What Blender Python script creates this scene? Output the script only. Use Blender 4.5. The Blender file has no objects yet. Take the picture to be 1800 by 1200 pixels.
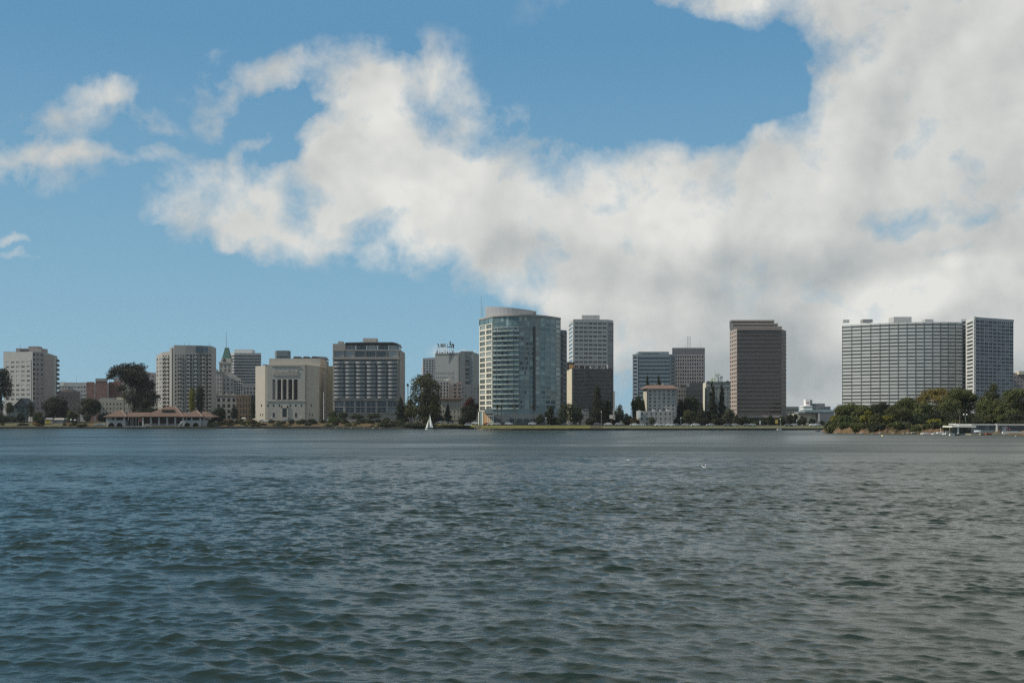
import bpy, bmesh, math, random
import numpy as np
from mathutils import Vector, Matrix

# ---------------------------------------------------------------- camera
S = bpy.context.scene
CAMZ = 5.0
F = 2000.0            # focal length in photo pixels (photo is 1800 x 1200)
HY = 739.0            # horizon row of the photo
cam_d = bpy.data.cameras.new('camera')
cam = bpy.data.objects.new('camera', cam_d)
S.collection.objects.link(cam)
cam.location = (0, 0, CAMZ)
cam.rotation_euler = (math.radians(90), 0, 0)
cam_d.sensor_width = 36.0
cam_d.lens = 36.0 * F / 1800.0
cam_d.shift_y = (HY - 600.0) / 1800.0
cam_d.clip_start = 0.5
cam_d.clip_end = 60000
S.camera = cam
S.view_settings.view_transform = 'Standard'
S.view_settings.look = 'None'
S.view_settings.gamma = 1.0
S.view_settings.exposure = EXPOSURE = 0.0
S.cycles.max_bounces = 6
S.cycles.volume_bounces = 0
S.cycles.filter_width = 1.35
S.cycles.use_denoising = False
S.cycles.sample_clamp_direct = 4.0

# ---------------------------------------------------------------- light
SUN_AZ = -99.0        # degrees clockwise from +Y
SUN_EL = 42.0
a_, e_ = math.radians(SUN_AZ), math.radians(SUN_EL)
to_sun = Vector((math.sin(a_) * math.cos(e_), math.cos(a_) * math.cos(e_), math.sin(e_)))
sl = bpy.data.lights.new('sun', 'SUN')
sl.energy = 4.0
sl.angle = math.radians(0.5)
sl.color = (1.0, 0.93, 0.80)
so = bpy.data.objects.new('sun', sl)
S.collection.objects.link(so)
so.rotation_euler = to_sun.to_track_quat('Z', 'Y').to_euler()
so.location = (-200, 100, 400)

world = bpy.data.worlds.new('World')
S.world = world
world.use_nodes = True
WN = world.node_tree
WN.nodes.clear()

class NB:
    """small helper that wires shader nodes"""
    def __init__(s, tree): s.t = tree
    def n(s, typ, **kw):
        nd = s.t.nodes.new(typ)
        for k, v in kw.items(): setattr(nd, k, v)
        return nd
    def put(s, sock, v):
        if hasattr(v, 'is_linked') or isinstance(v, bpy.types.NodeSocket): s.t.links.new(v, sock)
        else: sock.default_value = v
    def m(s, op, a, b=None, c=None, clamp=False):
        nd = s.n('ShaderNodeMath', operation=op, use_clamp=clamp)
        s.put(nd.inputs[0], a)
        if b is not None: s.put(nd.inputs[1], b)
        if c is not None: s.put(nd.inputs[2], c)
        return nd.outputs[0]
    def v(s, op, a, b=None):
        nd = s.n('ShaderNodeVectorMath', operation=op)
        s.put(nd.inputs[0], a)
        if b is not None:
            if op == 'SCALE': s.put(nd.inputs['Scale'], b)
            else: s.put(nd.inputs[1], b)
        return nd.outputs['Value' if op in ('LENGTH', 'DOT_PRODUCT', 'DISTANCE') else 'Vector']
    def rng(s, x, a, b, c, d, smooth=True):
        nd = s.n('ShaderNodeMapRange', interpolation_type='SMOOTHSTEP' if smooth else 'LINEAR')
        for i, q in enumerate((x, a, b, c, d)): s.put(nd.inputs[i], q)
        return nd.outputs[0]
    def noise(s, vec, scale, detail=4, rough=.5, dist=0, dim='3D', lac=2.0):
        nd = s.n('ShaderNodeTexNoise', noise_dimensions=dim)
        s.put(nd.inputs['Vector'], vec)
        nd.inputs['Scale'].default_value = scale
        nd.inputs['Detail'].default_value = detail
        nd.inputs['Roughness'].default_value = rough
        nd.inputs['Distortion'].default_value = dist
        nd.inputs['Lacunarity'].default_value = lac
        return nd
    def mix(s, f, a, b, typ='MIX'):
        nd = s.n('ShaderNodeMix', data_type='RGBA', blend_type=typ)
        s.put(nd.inputs[0], f); s.put(nd.inputs[6], a); s.put(nd.inputs[7], b)
        return nd.outputs[2]

def build_world():
    B = NB(WN)
    tc = B.n('ShaderNodeTexCoord')
    d = tc.outputs['Generated']
    sep = B.n('ShaderNodeSeparateXYZ'); B.put(sep.inputs[0], d)
    az = B.m('ARCTAN2', sep.outputs[0], sep.outputs[1])
    el = B.m('ARCSINE', sep.outputs[2])
    comb = B.n('ShaderNodeCombineXYZ'); B.put(comb.inputs[0], az); B.put(comb.inputs[1], el)
    P = comb.outputs[0]
    # domain warp in the sky's own direction space
    w1 = B.noise(d, 7.0, 3, .55)
    w2 = B.noise(d, 26.0, 4, .6)
    o1 = B.v('SCALE', B.v('SUBTRACT', w1.outputs['Color'], (.5, .5, .5)), .055)
    o2 = B.v('SCALE', B.v('SUBTRACT', w2.outputs['Color'], (.5, .5, .5)), .035)
    PW = B.v('ADD', B.v('ADD', P, o1), o2)
    PS = B.v('ADD', P, B.v('SCALE', B.v('SUBTRACT', w1.outputs['Color'], (.5, .5, .5)), .05))
    def field(lst, src):
        acc = None
        for (cx, cy, rx, ry, rot, w) in lst:
            a = math.atan((cx - 900) / F); e = math.atan((HY - cy) / F * math.cos(a))
            mp = B.n('ShaderNodeMapping', vector_type='TEXTURE')
            if acc is None: B.put(mp.inputs[0], src)
            else:   # keeps the nodes in sequence, so the shader needs little memory
                sq = B.n('ShaderNodeVectorMath', operation='MULTIPLY_ADD')
                B.put(sq.inputs[0], acc); sq.inputs[1].default_value = (1e-8, 1e-8, 1e-8); B.put(sq.inputs[2], src)
                B.put(mp.inputs[0], sq.outputs[0])
            mp.inputs['Location'].default_value = (a, e, 0)
            mp.inputs['Rotation'].default_value = (0, 0, math.radians(rot))
            mp.inputs['Scale'].default_value = (rx / F, ry / F, 1)
            f = B.rng(B.v('LENGTH', mp.outputs[0]), 1.6, 0.2, 0, w)
            acc = f if acc is None else B.m('ADD', acc, f)
        return acc
    # (x, y, rx, ry, tilt, weight) of cloud banks, as bearings and heights above the lake
    clouds = [
        (1120, 395, 380, 110, -4, .85), (820, 380, 220, 100, -12, .75), (650, 330, 150, 80, 0, .6),
        (395, 335, 110, 50, 8, .75), (420, 405, 130, 34, -5, .6), (530, 400, 120, 55, -10, .5),
        (700, 235, 120, 120, 0, .6), (650, 145, 130, 55, -5, .5), (440, 150, 110, 30, 14, .55), (390, 200, 60, 24, 30, .42),
        (760, 150, 70, 90, 0, .25), (440, 252, 40, 24, 10, .45), (640, 280, 100, 50, 0, .35),
        (1650, 300, 240, 400, 12, .75), (1500, 360, 240, 120, 0, .5), (1650, 60, 170, 180, 0, .75),
        (1250, -5, 95, 30, -8, .6), (1340, 25, 50, 40, 0, .2), (1800, 520, 280, 170, 0, .7), (1500, 560, 300, 110, 0, .7), (1750, 150, 150, 280, 0, .5),
        (1250, 560, 360, 130, 0, .8), (1010, 525, 90, 30, 0, .45), (1200, 660, 260, 70, 0, .4), (1100, 600, 160, 80, 0, .4),
        (1540, 650, 260, 60, 0, .4),
        (110, 270, 170, 18, 2, .5), (50, 250, 80, 36, 0, .35), (140, 180, 105, 20, 22, .42), (180, 160, 60, 20, -6, .35), (235, 200, 60, 22, -25, .42), (150, 215, 50, 22, 0, .3),
        (70, 300, 80, 26, 0, .3), (10, 411, 60, 9, 0, .30), (10, 438, 60, 7, 0, .24), (740, 615, 70, 18, 0, .38),
        (370, 110, 60, 12, 20, .18), (1000, 265, 80, 30, 0, .2), (900, 215, 90, 40, 0, .22),
        # beyond the frame: overcast to the upper right, broken overhead
        (2300, -200, 900, 900, 0, 1.0), (2000, -520, 640, 330, 0, .9), (1250, -900, 900, 330, 0, .8),
    ]
    holes = [(505, 200, 50, 26, 0, .62), (1590, 398, 95, 26, 12, .66), (1740, 372, 80, 16, 25, .32), (1690, 300, 90, 30, 40, .25), (1370, 160, 90, 80, 0, .6), (640, 395, 50, 22, 20, .5), (500, 265, 60, 14, 10, .45),
             (1180, 130, 220, 110, 0, .9), (1430, 170, 50, 90, 0, .35), (1130, 715, 200, 36, 0, .3), (850, 560, 130, 30, 0, .6), (520, 345, 30, 30, 30, .25), (1685, 442, 60, 12, 0, .5), (800, 270, 60, 20, 0, .25)]
    D = B.m('MINIMUM', field(clouds, PW), 1.22)
    D = B.m('SUBTRACT', D, field(holes, PW))
    # clouds all round, away from the view ahead
    mp = B.n('ShaderNodeMapping', vector_type='TEXTURE'); B.put(mp.inputs[0], P)
    mp.inputs['Location'].default_value = (0, .12, 0); mp.inputs['Scale'].default_value = (.62, .42, 1)
    away = B.rng(B.v('LENGTH', mp.outputs[0]), .9, 1.5, 0, 1)
    bgn = B.noise(d, 2.6, 5, .55)
    bg = B.m('MULTIPLY', B.rng(bgn.outputs[0], .42, .62, 0, .9), away)
    right = B.rng(az, -.5, 1.2, .55, 1.1)
    D = B.m('ADD', D, B.m('MULTIPLY', bg, right))
    fb = B.noise(d, 17.0, 9, .60, .25)
    fb2 = B.noise(d, 65.0, 5, .6)
    tex = B.m('ADD', B.m('MULTIPLY', B.m('SUBTRACT', fb.outputs[0], .5), 2.7), B.m('MULTIPLY', B.m('SUBTRACT', fb2.outputs[0], .5), .5))
    tex = B.m('MULTIPLY', tex, B.rng(D, .0, .30, 0, 1))
    dens = B.rng(B.m('ADD', D, tex), .09, .95, 0, .97, False)
    # cloud colour: sunlit tops, grey bases
    greys = [(1330, 480, 220, 50, 0, .30), (1200, 600, 340, 90, 0, .34), (1560, 300, 60, 120, 0, .1), (1780, 400, 120, 60, 0, .16),
             (1100, 470, 160, 36, 0, .22), (930, 430, 150, 30, 0, .2), (1300, 690, 500, 60, 0, .45), (1650, 620, 260, 70, 0, .25),
             (500, 180, 200, 100, 0, .12), (110, 250, 240, 120, 0, .12), (2300, -200, 900, 900, 0, .16), (2000, -520, 700, 330, 0, .1)]
    lights = [(700, 260, 120, 110, 0, .16), (1000, 340, 160, 60, 0, .2), (1180, 400, 120, 60, 0, .18), (370, 340, 80, 40, 0, .1), (760, 470, 160, 30, -12, .12),
              (1600, 515, 130, 40, 15, .5), (1540, 560, 110, 36, 20, .4), (985, 530, 50, 26, 0, .2), (1692, 458, 34, 10, 0, .22), (985, 525, 60, 26, 0, .2), (1450, 330, 70, 40, 0, .12), (1100, 590, 50, 50, 0, .15)]
    g = B.m('SUBTRACT', field(greys, PS), field(lights, PS))
    dsh = B.v('ADD', d, (-.018, 0, .022))
    fs = B.noise(dsh, 11.0, 3, .5, .2); f0 = B.noise(d, 11.0, 3, .5, .2)
    g = B.m('ADD', g, B.m('MULTIPLY', B.m('SUBTRACT', fs.outputs[0], f0.outputs[0]), 1.6))
    gn = B.noise(d, 14.0, 6, .6)
    g = B.m('ADD', g, B.m('MULTIPLY', B.m('SUBTRACT', gn.outputs[0], .5), .55))
    g = B.m('ADD', g, B.m('MULTIPLY', B.m('SUBTRACT', fb2.outputs[0], .5), .35))
    g = B.m('ADD', g, B.m('MULTIPLY', away, .05))
    gcl = B.rng(g, -.35, .75, 0, 1, False)
    white = (8.0, 7.95, 7.5, 1); grey = (3.9, 4.2, 4.25, 1)
    ccol = B.mix(gcl, white, grey)
    sky = B.n('ShaderNodeTexSky', sky_type='NISHITA', sun_disc=False)
    sky.sun_elevation = math.radians(SUN_EL); sky.sun_rotation = math.radians(SUN_AZ % 360)
    sky.altitude = 0; sky.air_density = 1.0; sky.dust_density = .6; sky.ozone_density = 1.5
    skc = B.mix(1.0, sky.outputs[0], SKY_TINT, 'MULTIPLY')
    low = B.mix(B.rng(el, 0.0, .32, 0, 1, False), (2.7, 4.9, 6.25, 1), (1.15, 2.95, 4.9, 1))
    skc = B.mix(B.rng(el, .3, 1.0, .95, .55), skc, low)
    col = B.mix(dens, skc, ccol)
    bgd = B.n('ShaderNodeBackground'); B.put(bgd.inputs[0], col); bgd.inputs[1].default_value = .1
    out = B.n('ShaderNodeOutputWorld'); WN.links.new(bgd.outputs[0], out.inputs[0])
SKY_TINT = (1.0, 1.0, 1.0, 1)
build_world()
world.cycles.sampling_method = 'MANUAL'
world.cycles.sample_map_resolution = 512
# ---------------------------------------------------------------- helpers
COL = S.collection
def X(px, Y): return (px - 900.0) / F * Y
def Z(py, Y): return CAMZ - (py - HY) / F * Y

def new_mat(name):
    m = bpy.data.materials.new(name); m.use_nodes = True
    nt = m.node_tree; nt.nodes.clear()
    B = NB(nt)
    out = B.n('ShaderNodeOutputMaterial'); bs = B.n('ShaderNodeBsdfPrincipled')
    nt.links.new(bs.outputs[0], out.inputs[0])
    return m, B, bs

# ---------------------------------------------------------------- water
def lake():
    rng = np.random.default_rng(17)
    rs = [4.0]
    while rs[-1] < 900:
        r = rs[-1]; rs.append(r + (r * r * 1.3e-5 + .028) * (1 if r > 12 else 3))
    r = np.array(rs)
    fan = np.radians(31)
    dense = np.linspace(-fan, fan, 1000)
    th = np.concatenate([dense, np.linspace(fan, 2 * np.pi - fan, 120)[1:-1]])
    nr, nt = len(r), len(th)
    R, T = np.meshgrid(r, th, indexing='ij')
    x = (R * np.sin(T)).ravel(); y = (R * np.cos(T)).ravel()
    dr = np.gradient(r); dth = np.gradient(th)
    sp = np.maximum(dr[:, None], (R * dth[None, :]) * .8)
    sp = sp.ravel()
    N = 260
    lam = np.exp(rng.uniform(np.log(.17), np.log(15), N))
    k = 2 * np.pi / lam
    ang = rng.normal(0, 1, N) * np.where(lam > .8, .36, .6) + np.radians(257)     # wind comes over the far shore, a little from the left
    kx, ky = k * np.cos(ang), k * np.sin(ang)
    # slope per component: flat in log k, tapering at both ends
    sl = np.exp(-((np.log(lam) - np.log(1.05)) / .62) ** 2) + .78 * np.exp(-((np.log(lam) - np.log(.36)) / .55) ** 2) + .13 * np.exp(-((np.log(lam) - np.log(6)) / .5) ** 2)
    TOT = .038
    amp_s = sl * math.sqrt(2 * TOT / np.sum(sl ** 2))
    A = amp_s / k
    ph = rng.uniform(0, 2 * np.pi, N)
    # gust patches
    g = np.zeros_like(x)
    for i in range(14):
        L = rng.uniform(14, 90); a = rng.uniform(0, 2 * np.pi)
        g += np.sin((x * np.cos(a) * .5 + y * np.sin(a)) * 2 * np.pi / L + rng.uniform(0, 6.28))
    gust = 1 + .16 * np.clip(g / 2.6, -1.6, 1.6)
    g2 = np.zeros_like(x)
    for i in range(18):
        L = np.exp(rng.uniform(np.log(6), np.log(60))); a = rng.normal(0, .5)
        g2 += np.sin((x * np.sin(a) * .6 + y * np.cos(a)) * 2 * np.pi / L + .8 * np.sin(x * 2 * np.pi / (L * 2.7) + i) + rng.uniform(0, 6.28))
    gs = np.clip(1 + .22 * g2 / 3.0, .55, 1.4)
    dx = np.zeros_like(x); dy = np.zeros_like(x); dz = np.zeros_like(x)
    var = np.full_like(x, .0004)
    for i in range(N):
        f = np.clip((lam[i] / sp - 2.0) / 1.6, 0, 1)
        idx = np.nonzero(f > 0)[0]
        var += (1 - f ** 2) * amp_s[i] ** 2 * .5 * .5
        if len(idx) == 0: continue
        p = kx[i] * x[idx] + ky[i] * y[idx] + ph[i]
        s, c = np.sin(p), np.cos(p); fa = f[idx] * A[i]
        if lam[i] < .85: fa = fa * gs[idx]
        dz[idx] += fa * c
        dx[idx] -= .98 * fa * s * kx[i] / k[i]; dy[idx] -= .98 * fa * s * ky[i] / k[i]
    co = np.stack([x + dx * gust, y + dy * gust, dz * gust], 1).astype(np.float32)
    i0 = np.arange(nr - 1)[:, None] * nt; j = np.arange(nt)[None, :]; j2 = (j + 1) % nt
    q = np.stack([i0 + j, i0 + j2, i0 + nt + j2, i0 + nt + j], -1).reshape(-1, 4).astype(np.int32)
    q = q[:, ::-1]
    # inner disc, so nothing is open under the camera
    me = bpy.data.meshes.new('lake_water')
    nv = len(co); co = np.vstack([co, [[0, 0, 0]]]).astype(np.float32)
    tri = np.stack([np.arange(nt), (np.arange(nt) + 1) % nt, np.full(nt, nv)], 1).astype(np.int32)[:, ::-1]
    me.vertices.add(nv + 1); me.vertices.foreach_set('co', co.ravel())
    me.loops.add(q.size + tri.size); me.loops.foreach_set('vertex_index', np.concatenate([q.ravel(), tri.ravel()]))
    npoly = len(q) + nt
    me.polygons.add(npoly)
    st = np.concatenate([np.arange(len(q)) * 4, len(q) * 4 + np.arange(nt) * 3]).astype(np.int32)
    me.polygons.foreach_set('loop_start', st)
    me.update(calc_edges=True)
    me.polygons.foreach_set('use_smooth', np.ones(npoly, bool))
    at = me.attributes.new('ripple', 'FLOAT', 'POINT')
    at.data.foreach_set('value', np.append(np.sqrt(2 * var * gust ** 2), .06).astype(np.float32))
    m, B, bs = new_mat('water')
    an = B.n('ShaderNodeAttribute', attribute_name='ripple')
    rough = B.m('POWER', an.outputs['Fac'], .5)
    B.put(bs.inputs['Roughness'], B.m('MULTIPLY', B.m('MULTIPLY', rough, rough), 1.75))
    bs.inputs['IOR'].default_value = 1.333
    tc = B.n('ShaderNodeTexCoord')
    mp = B.n('ShaderNodeMapping'); B.put(mp.inputs[0], tc.outputs['Object']); mp.inputs['Scale'].default_value = (.55, 1, 1)
    n1 = B.noise(mp.outputs[0], 8.5, 4, .6, .4); n2 = B.noise(mp.outputs[0], .55, 4, .6, .2)
    murk = B.noise(tc.outputs['Object'], .03, 3, .5)
    B.put(bs.inputs['Base Color'], B.mix(murk.outputs[0], (.013, .024, .017, 1), (.018, .028, .019, 1)))
    n3 = B.noise(mp.outputs[0], 24, 3, .6, .3)
    hgt = B.m('ADD', B.m('MULTIPLY', n1.outputs[0], .017), B.m('MULTIPLY', n3.outputs[0], .004))
    hgt = B.m('ADD', hgt, B.m('MULTIPLY', n2.outputs[0], .08))
    bp = B.n('ShaderNodeBump'); bp.inputs['Strength'].default_value = 1; bp.inputs['Distance'].default_value = 1
    B.put(bp.inputs['Height'], hgt)
    m.node_tree.links.new(bp.outputs[0], bs.inputs['Normal'])
    me.materials.append(m)
    o = bpy.data.objects.new('lake_water', me); COL.objects.link(o)
    o['kind'] = 'structure'; o['label'] = 'rippled blue grey lake water reaching the city shore'
    return o
lake()
# ---------------------------------------------------------------- materials
MATS = {}
def wall_mat(name, col, rough=.85, var=.10, streak=.10, spec=.3, metal=0, scale=.25):
    if name in MATS: return MATS[name]
    m, B, bs = new_mat(name)
    tc = B.n('ShaderNodeTexCoord'); o = tc.outputs['Object']
    mp = B.n('ShaderNodeMapping'); B.put(mp.inputs[0], o); mp.inputs['Scale'].default_value = (1, 1, .08)
    n1 = B.noise(o, scale, 5, .6); n2 = B.noise(mp.outputs[0], 1.3, 4, .6)
    k = B.m('ADD', B.m('MULTIPLY', B.m('SUBTRACT', n1.outputs[0], .5), var * 2.2), B.m('MULTIPLY', B.m('SUBTRACT', n2.outputs[0], .5), streak * 2.2))
    k = B.m('ADD', k, 1.0)
    B.put(bs.inputs['Base Color'], B.v('SCALE', tuple(col[:3]), k))
    bs.inputs['Roughness'].default_value = rough; bs.inputs['Specular IOR Level'].default_value = spec
    bs.inputs['Metallic'].default_value = metal
    MATS[name] = m; return m

def glass_mat(name, dark, light, p=.8, rough=.12, spec=.6):
    """window glass: mostly dark, some panes with blinds or curtains behind them"""
    if name in MATS: return MATS[name]
    m, B, bs = new_mat(name)
    oi = B.n('ShaderNodeObjectInfo'); ge = B.n('ShaderNodeNewGeometry')
    r = B.m('FRACT', B.m('ADD', B.m('MULTIPLY', oi.outputs['Random'], 7.31), ge.outputs['Random Per Island']))
    tc = B.n('ShaderNodeTexCoord'); n = B.noise(tc.outputs['Generated'], 3.0, 2, .5)
    f = B.m('ADD', B.rng(r, p, 1.0, .0, 1.0, False), B.m('MULTIPLY', B.m('SUBTRACT', n.outputs[0], .4), .25), clamp=True)
    B.put(bs.inputs['Base Color'], B.mix(f, dark + (1,), light + (1,)))
    bs.inputs['Roughness'].default_value = rough; bs.inputs['Specular IOR Level'].default_value = spec
    MATS[name] = m; return m

def leaf_mat(name, col, col2=None, var=.45):
    if name in MATS: return MATS[name]
    col2 = col2 or tuple(c * 1.5 for c in col)
    m, B, bs = new_mat(name)
    ge = B.n('ShaderNodeNewGeometry'); oi = B.n('ShaderNodeObjectInfo')
    tc = B.n('ShaderNodeTexCoord'); n = B.noise(tc.outputs['Object'], .35, 3, .5)
    r = B.m('ADD', B.m('MULTIPLY', ge.outputs['Random Per Island'], .55), B.m('MULTIPLY', n.outputs[0], .55), clamp=True)
    c = B.mix(r, tuple(q * (1 - var) for q in col) + (1,), col2 + (1,))
    B.put(bs.inputs['Base Color'], c)
    bs.inputs['Roughness'].default_value = .75; bs.inputs['Specular IOR Level'].default_value = .15
    MATS[name] = m; return m

def plain(name, col, rough=.6, spec=.4, metal=0):
    return wall_mat(name, col, rough, .05, .03, spec, metal)

def ground_mat(name, c1, c2, scale=.15, c3=None):
    if name in MATS: return MATS[name]
    m, B, bs = new_mat(name)
    tc = B.n('ShaderNodeTexCoord'); o = tc.outputs['Object']
    n = B.noise(o, scale, 6, .65, .5); n2 = B.noise(o, scale * 7, 4, .7)
    f = B.rng(B.m('ADD', B.m('MULTIPLY', n.outputs[0], .7), B.m('MULTIPLY', n2.outputs[0], .3)), .38, .62, 0, 1)
    c = B.mix(f, c1 + (1,), c2 + (1,))
    if c3:
        n3 = B.noise(o, scale * 2.3, 3, .5)
        c = B.mix(B.rng(n3.outputs[0], .55, .66, 0, 1), c, c3 + (1,))
    B.put(bs.inputs['Base Color'], c)
    bs.inputs['Roughness'].default_value = .95; bs.inputs['Specular IOR Level'].default_value = .1
    MATS[name] = m; return m

G_DARK = glass_mat('dark_glass', (.018, .021, .024), (.24, .245, .235), .62)
G_BROWN = glass_mat('brown_glass', (.014, .013, .012), (.06, .055, .05), .75)
G_BLUE = glass_mat('blue_glass', (.035, .055, .08), (.16, .20, .24), .7)
G_GREEN = glass_mat('green_glass', (.055, .10, .103), (.24, .33, .32), .5, .08, .9)
G_BAY = glass_mat('bay_glass', (.05, .06, .05), (.33, .38, .36), .35, .2)
G_PALE = glass_mat('pale_glass', (.05, .055, .06), (.42, .43, .42), .3)

# ---------------------------------------------------------------- mesh builder
class MB:
    def __init__(s): s.v = []; s.f = []; s.mi = []
    def face(s, pts, mi=0):
        i = len(s.v); s.v += [tuple(p) for p in pts]; s.f.append(tuple(range(i, i + len(pts)))); s.mi.append(mi)
    def hexa(s, p, mi=0):
        i = len(s.v); s.v += [tuple(q) for q in p]
        for f in ((0, 3, 2, 1), (4, 5, 6, 7), (0, 1, 5, 4), (1, 2, 6, 5), (2, 3, 7, 6), (3, 0, 4, 7)):
            s.f.append(tuple(i + k for k in f)); s.mi.append(mi)
    def box(s, x0, x1, y0, y1, z0, z1, mi=0):
        s.hexa([(x0, y0, z0), (x1, y0, z0), (x1, y1, z0), (x0, y1, z0), (x0, y0, z1), (x1, y0, z1), (x1, y1, z1), (x0, y1, z1)], mi)
    def prism(s, poly, z0, z1, mi=0, tops=None):
        """poly runs left to right along the front, then back; tops: own height per corner"""
        n = len(poly); i = len(s.v)
        s.v += [(p[0], p[1], z0) for p in poly]
        s.v += [(p[0], p[1], (tops[k] if tops else z1)) for k, p in enumerate(poly)]
        for k in range(n):
            j = (k + 1) % n
            s.f.append((i + k, i + j, i + n + j, i + n + k)); s.mi.append(mi)
        s.f.append(tuple(i + n + k for k in range(n))); s.mi.append(mi)
        s.f.append(tuple(i + k for k in range(n - 1, -1, -1))); s.mi.append(mi)
    def obox(s, P0, P1, t0, t1, o0, o1, z0, z1, mi=0):
        """bar along P0-P1 (metres t0..t1 from P0), from o0 to o1 outward (to the viewer's side)"""
        d = (Vector(P1) - Vector(P0)).normalized(); n = Vector((d.y, -d.x)); P = Vector(P0)
        q = [P + d * t0 + n * o1, P + d * t1 + n * o1, P + d * t1 + n * o0, P + d * t0 + n * o0]
        s.hexa([(a.x, a.y, z0) for a in q] + [(a.x, a.y, z1) for a in q], mi)
    def tube(s, a, b, r0, r1, n=6, mi=0):
        a = Vector(a); b = Vector(b); d = (b - a).normalized()
        u = d.orthogonal().normalized(); w = d.cross(u); i = len(s.v)
        for p, r in ((a, r0), (b, r1)):
            for k in range(n):
                t = 2 * math.pi * k / n; q = p + (u * math.cos(t) + w * math.sin(t)) * r; s.v.append(tuple(q))
        for k in range(n):
            j = (k + 1) % n; s.f.append((i + k, i + j, i + n + j, i + n + k)); s.mi.append(mi)
        s.f.append(tuple(i + k for k in range(n - 1, -1, -1))); s.mi.append(mi)
        s.f.append(tuple(i + n + k for k in range(n))); s.mi.append(mi)
    def lathe(s, c, prof, n=12, mi=0):
        """prof: list of (radius, z)"""
        i = len(s.v)
        for r, z in prof:
            for k in range(n):
                t = 2 * math.pi * k / n; s.v.append((c[0] + r * math.cos(t), c[1] + r * math.sin(t), c[2] + z))
        for q in range(len(prof) - 1):
            for k in range(n):
                j = (k + 1) % n; a = i + q * n
                s.f.append((a + k, a + j, a + n + j, a + n + k)); s.mi.append(mi)
        s.f.append(tuple(i + k for k in range(n - 1, -1, -1))); s.mi.append(mi)
        a = i + (len(prof) - 1) * n; s.f.append(tuple(a + k for k in range(n))); s.mi.append(mi)
    def build(s, name, mats, parent=None, smooth=False):
        me = bpy.data.meshes.new(name)
        L = parent.location if parent is not None else Vector((0, 0, 0))
        if parent is not None and parent.parent is not None: L = L + parent.parent.location
        me.from_pydata([(x - L.x, y - L.y, z - L.z) for x, y, z in s.v], [], s.f)
        for m in (mats if isinstance(mats, (list, tuple)) else [mats]): me.materials.append(m)
        me.polygons.foreach_set('material_index', s.mi)
        if smooth: me.polygons.foreach_set('use_smooth', [True] * len(s.f))
        me.update()
        o = bpy.data.objects.new(name, me); COL.objects.link(o); o.parent = parent
        return o

def thing(name, loc, label, cat, group=None):
    o = bpy.data.objects.new(name, None); COL.objects.link(o)
    o.location = loc; o.empty_display_size = 1
    o['label'] = label; o['category'] = cat
    if group: o['group'] = group
    return o
def tag(o, label, cat, group=None):
    o['label'] = label; o['category'] = cat
    if group: o['group'] = group
    return o

# unit meshes for windows and balconies (shared)
def unit_window(mat, split=False):
    key = ('w', mat.name, split)
    if key in UNIT: return UNIT[key]
    me = bpy.data.meshes.new('window')
    mb = MB()
    mb.hexa([(0, -.5, 0), (1, -.5, 0), (1, .5, 0), (0, .5, 0), (0, -.5, 1), (1, -.5, 1), (1, .5, 1), (0, .5, 1)], 0)
    if split:
        mb.box(.47, .53, -.9, -.52, 0, 1, 1); mb.box(0, 1, -.8, -.51, .47, .52, 1)
    me.from_pydata(mb.v, [], mb.f); me.materials.append(mat)
    if split: me.materials.append(plain('window_frame', (.3, .3, .29)))
    me.polygons.foreach_set('material_index', mb.mi); me.update()
    UNIT[key] = me; return me
UNIT = {}
def unit_balcony(mat, depth_solid=True):
    key = ('b', mat.name)
    if key in UNIT: return UNIT[key]
    mb = MB()
    mb.box(0, 1, -1, 0, 0, .12); mb.box(0, 1, -1, -.9, .12, 1); mb.box(0, .03, -.9, 0, .12, 1); mb.box(.97, 1, -.9, 0, .12, 1)
    me = bpy.data.meshes.new('balcony'); me.from_pydata(mb.v, [], mb.f); me.materials.append(mat); me.update()
    UNIT[key] = me; return me

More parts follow.
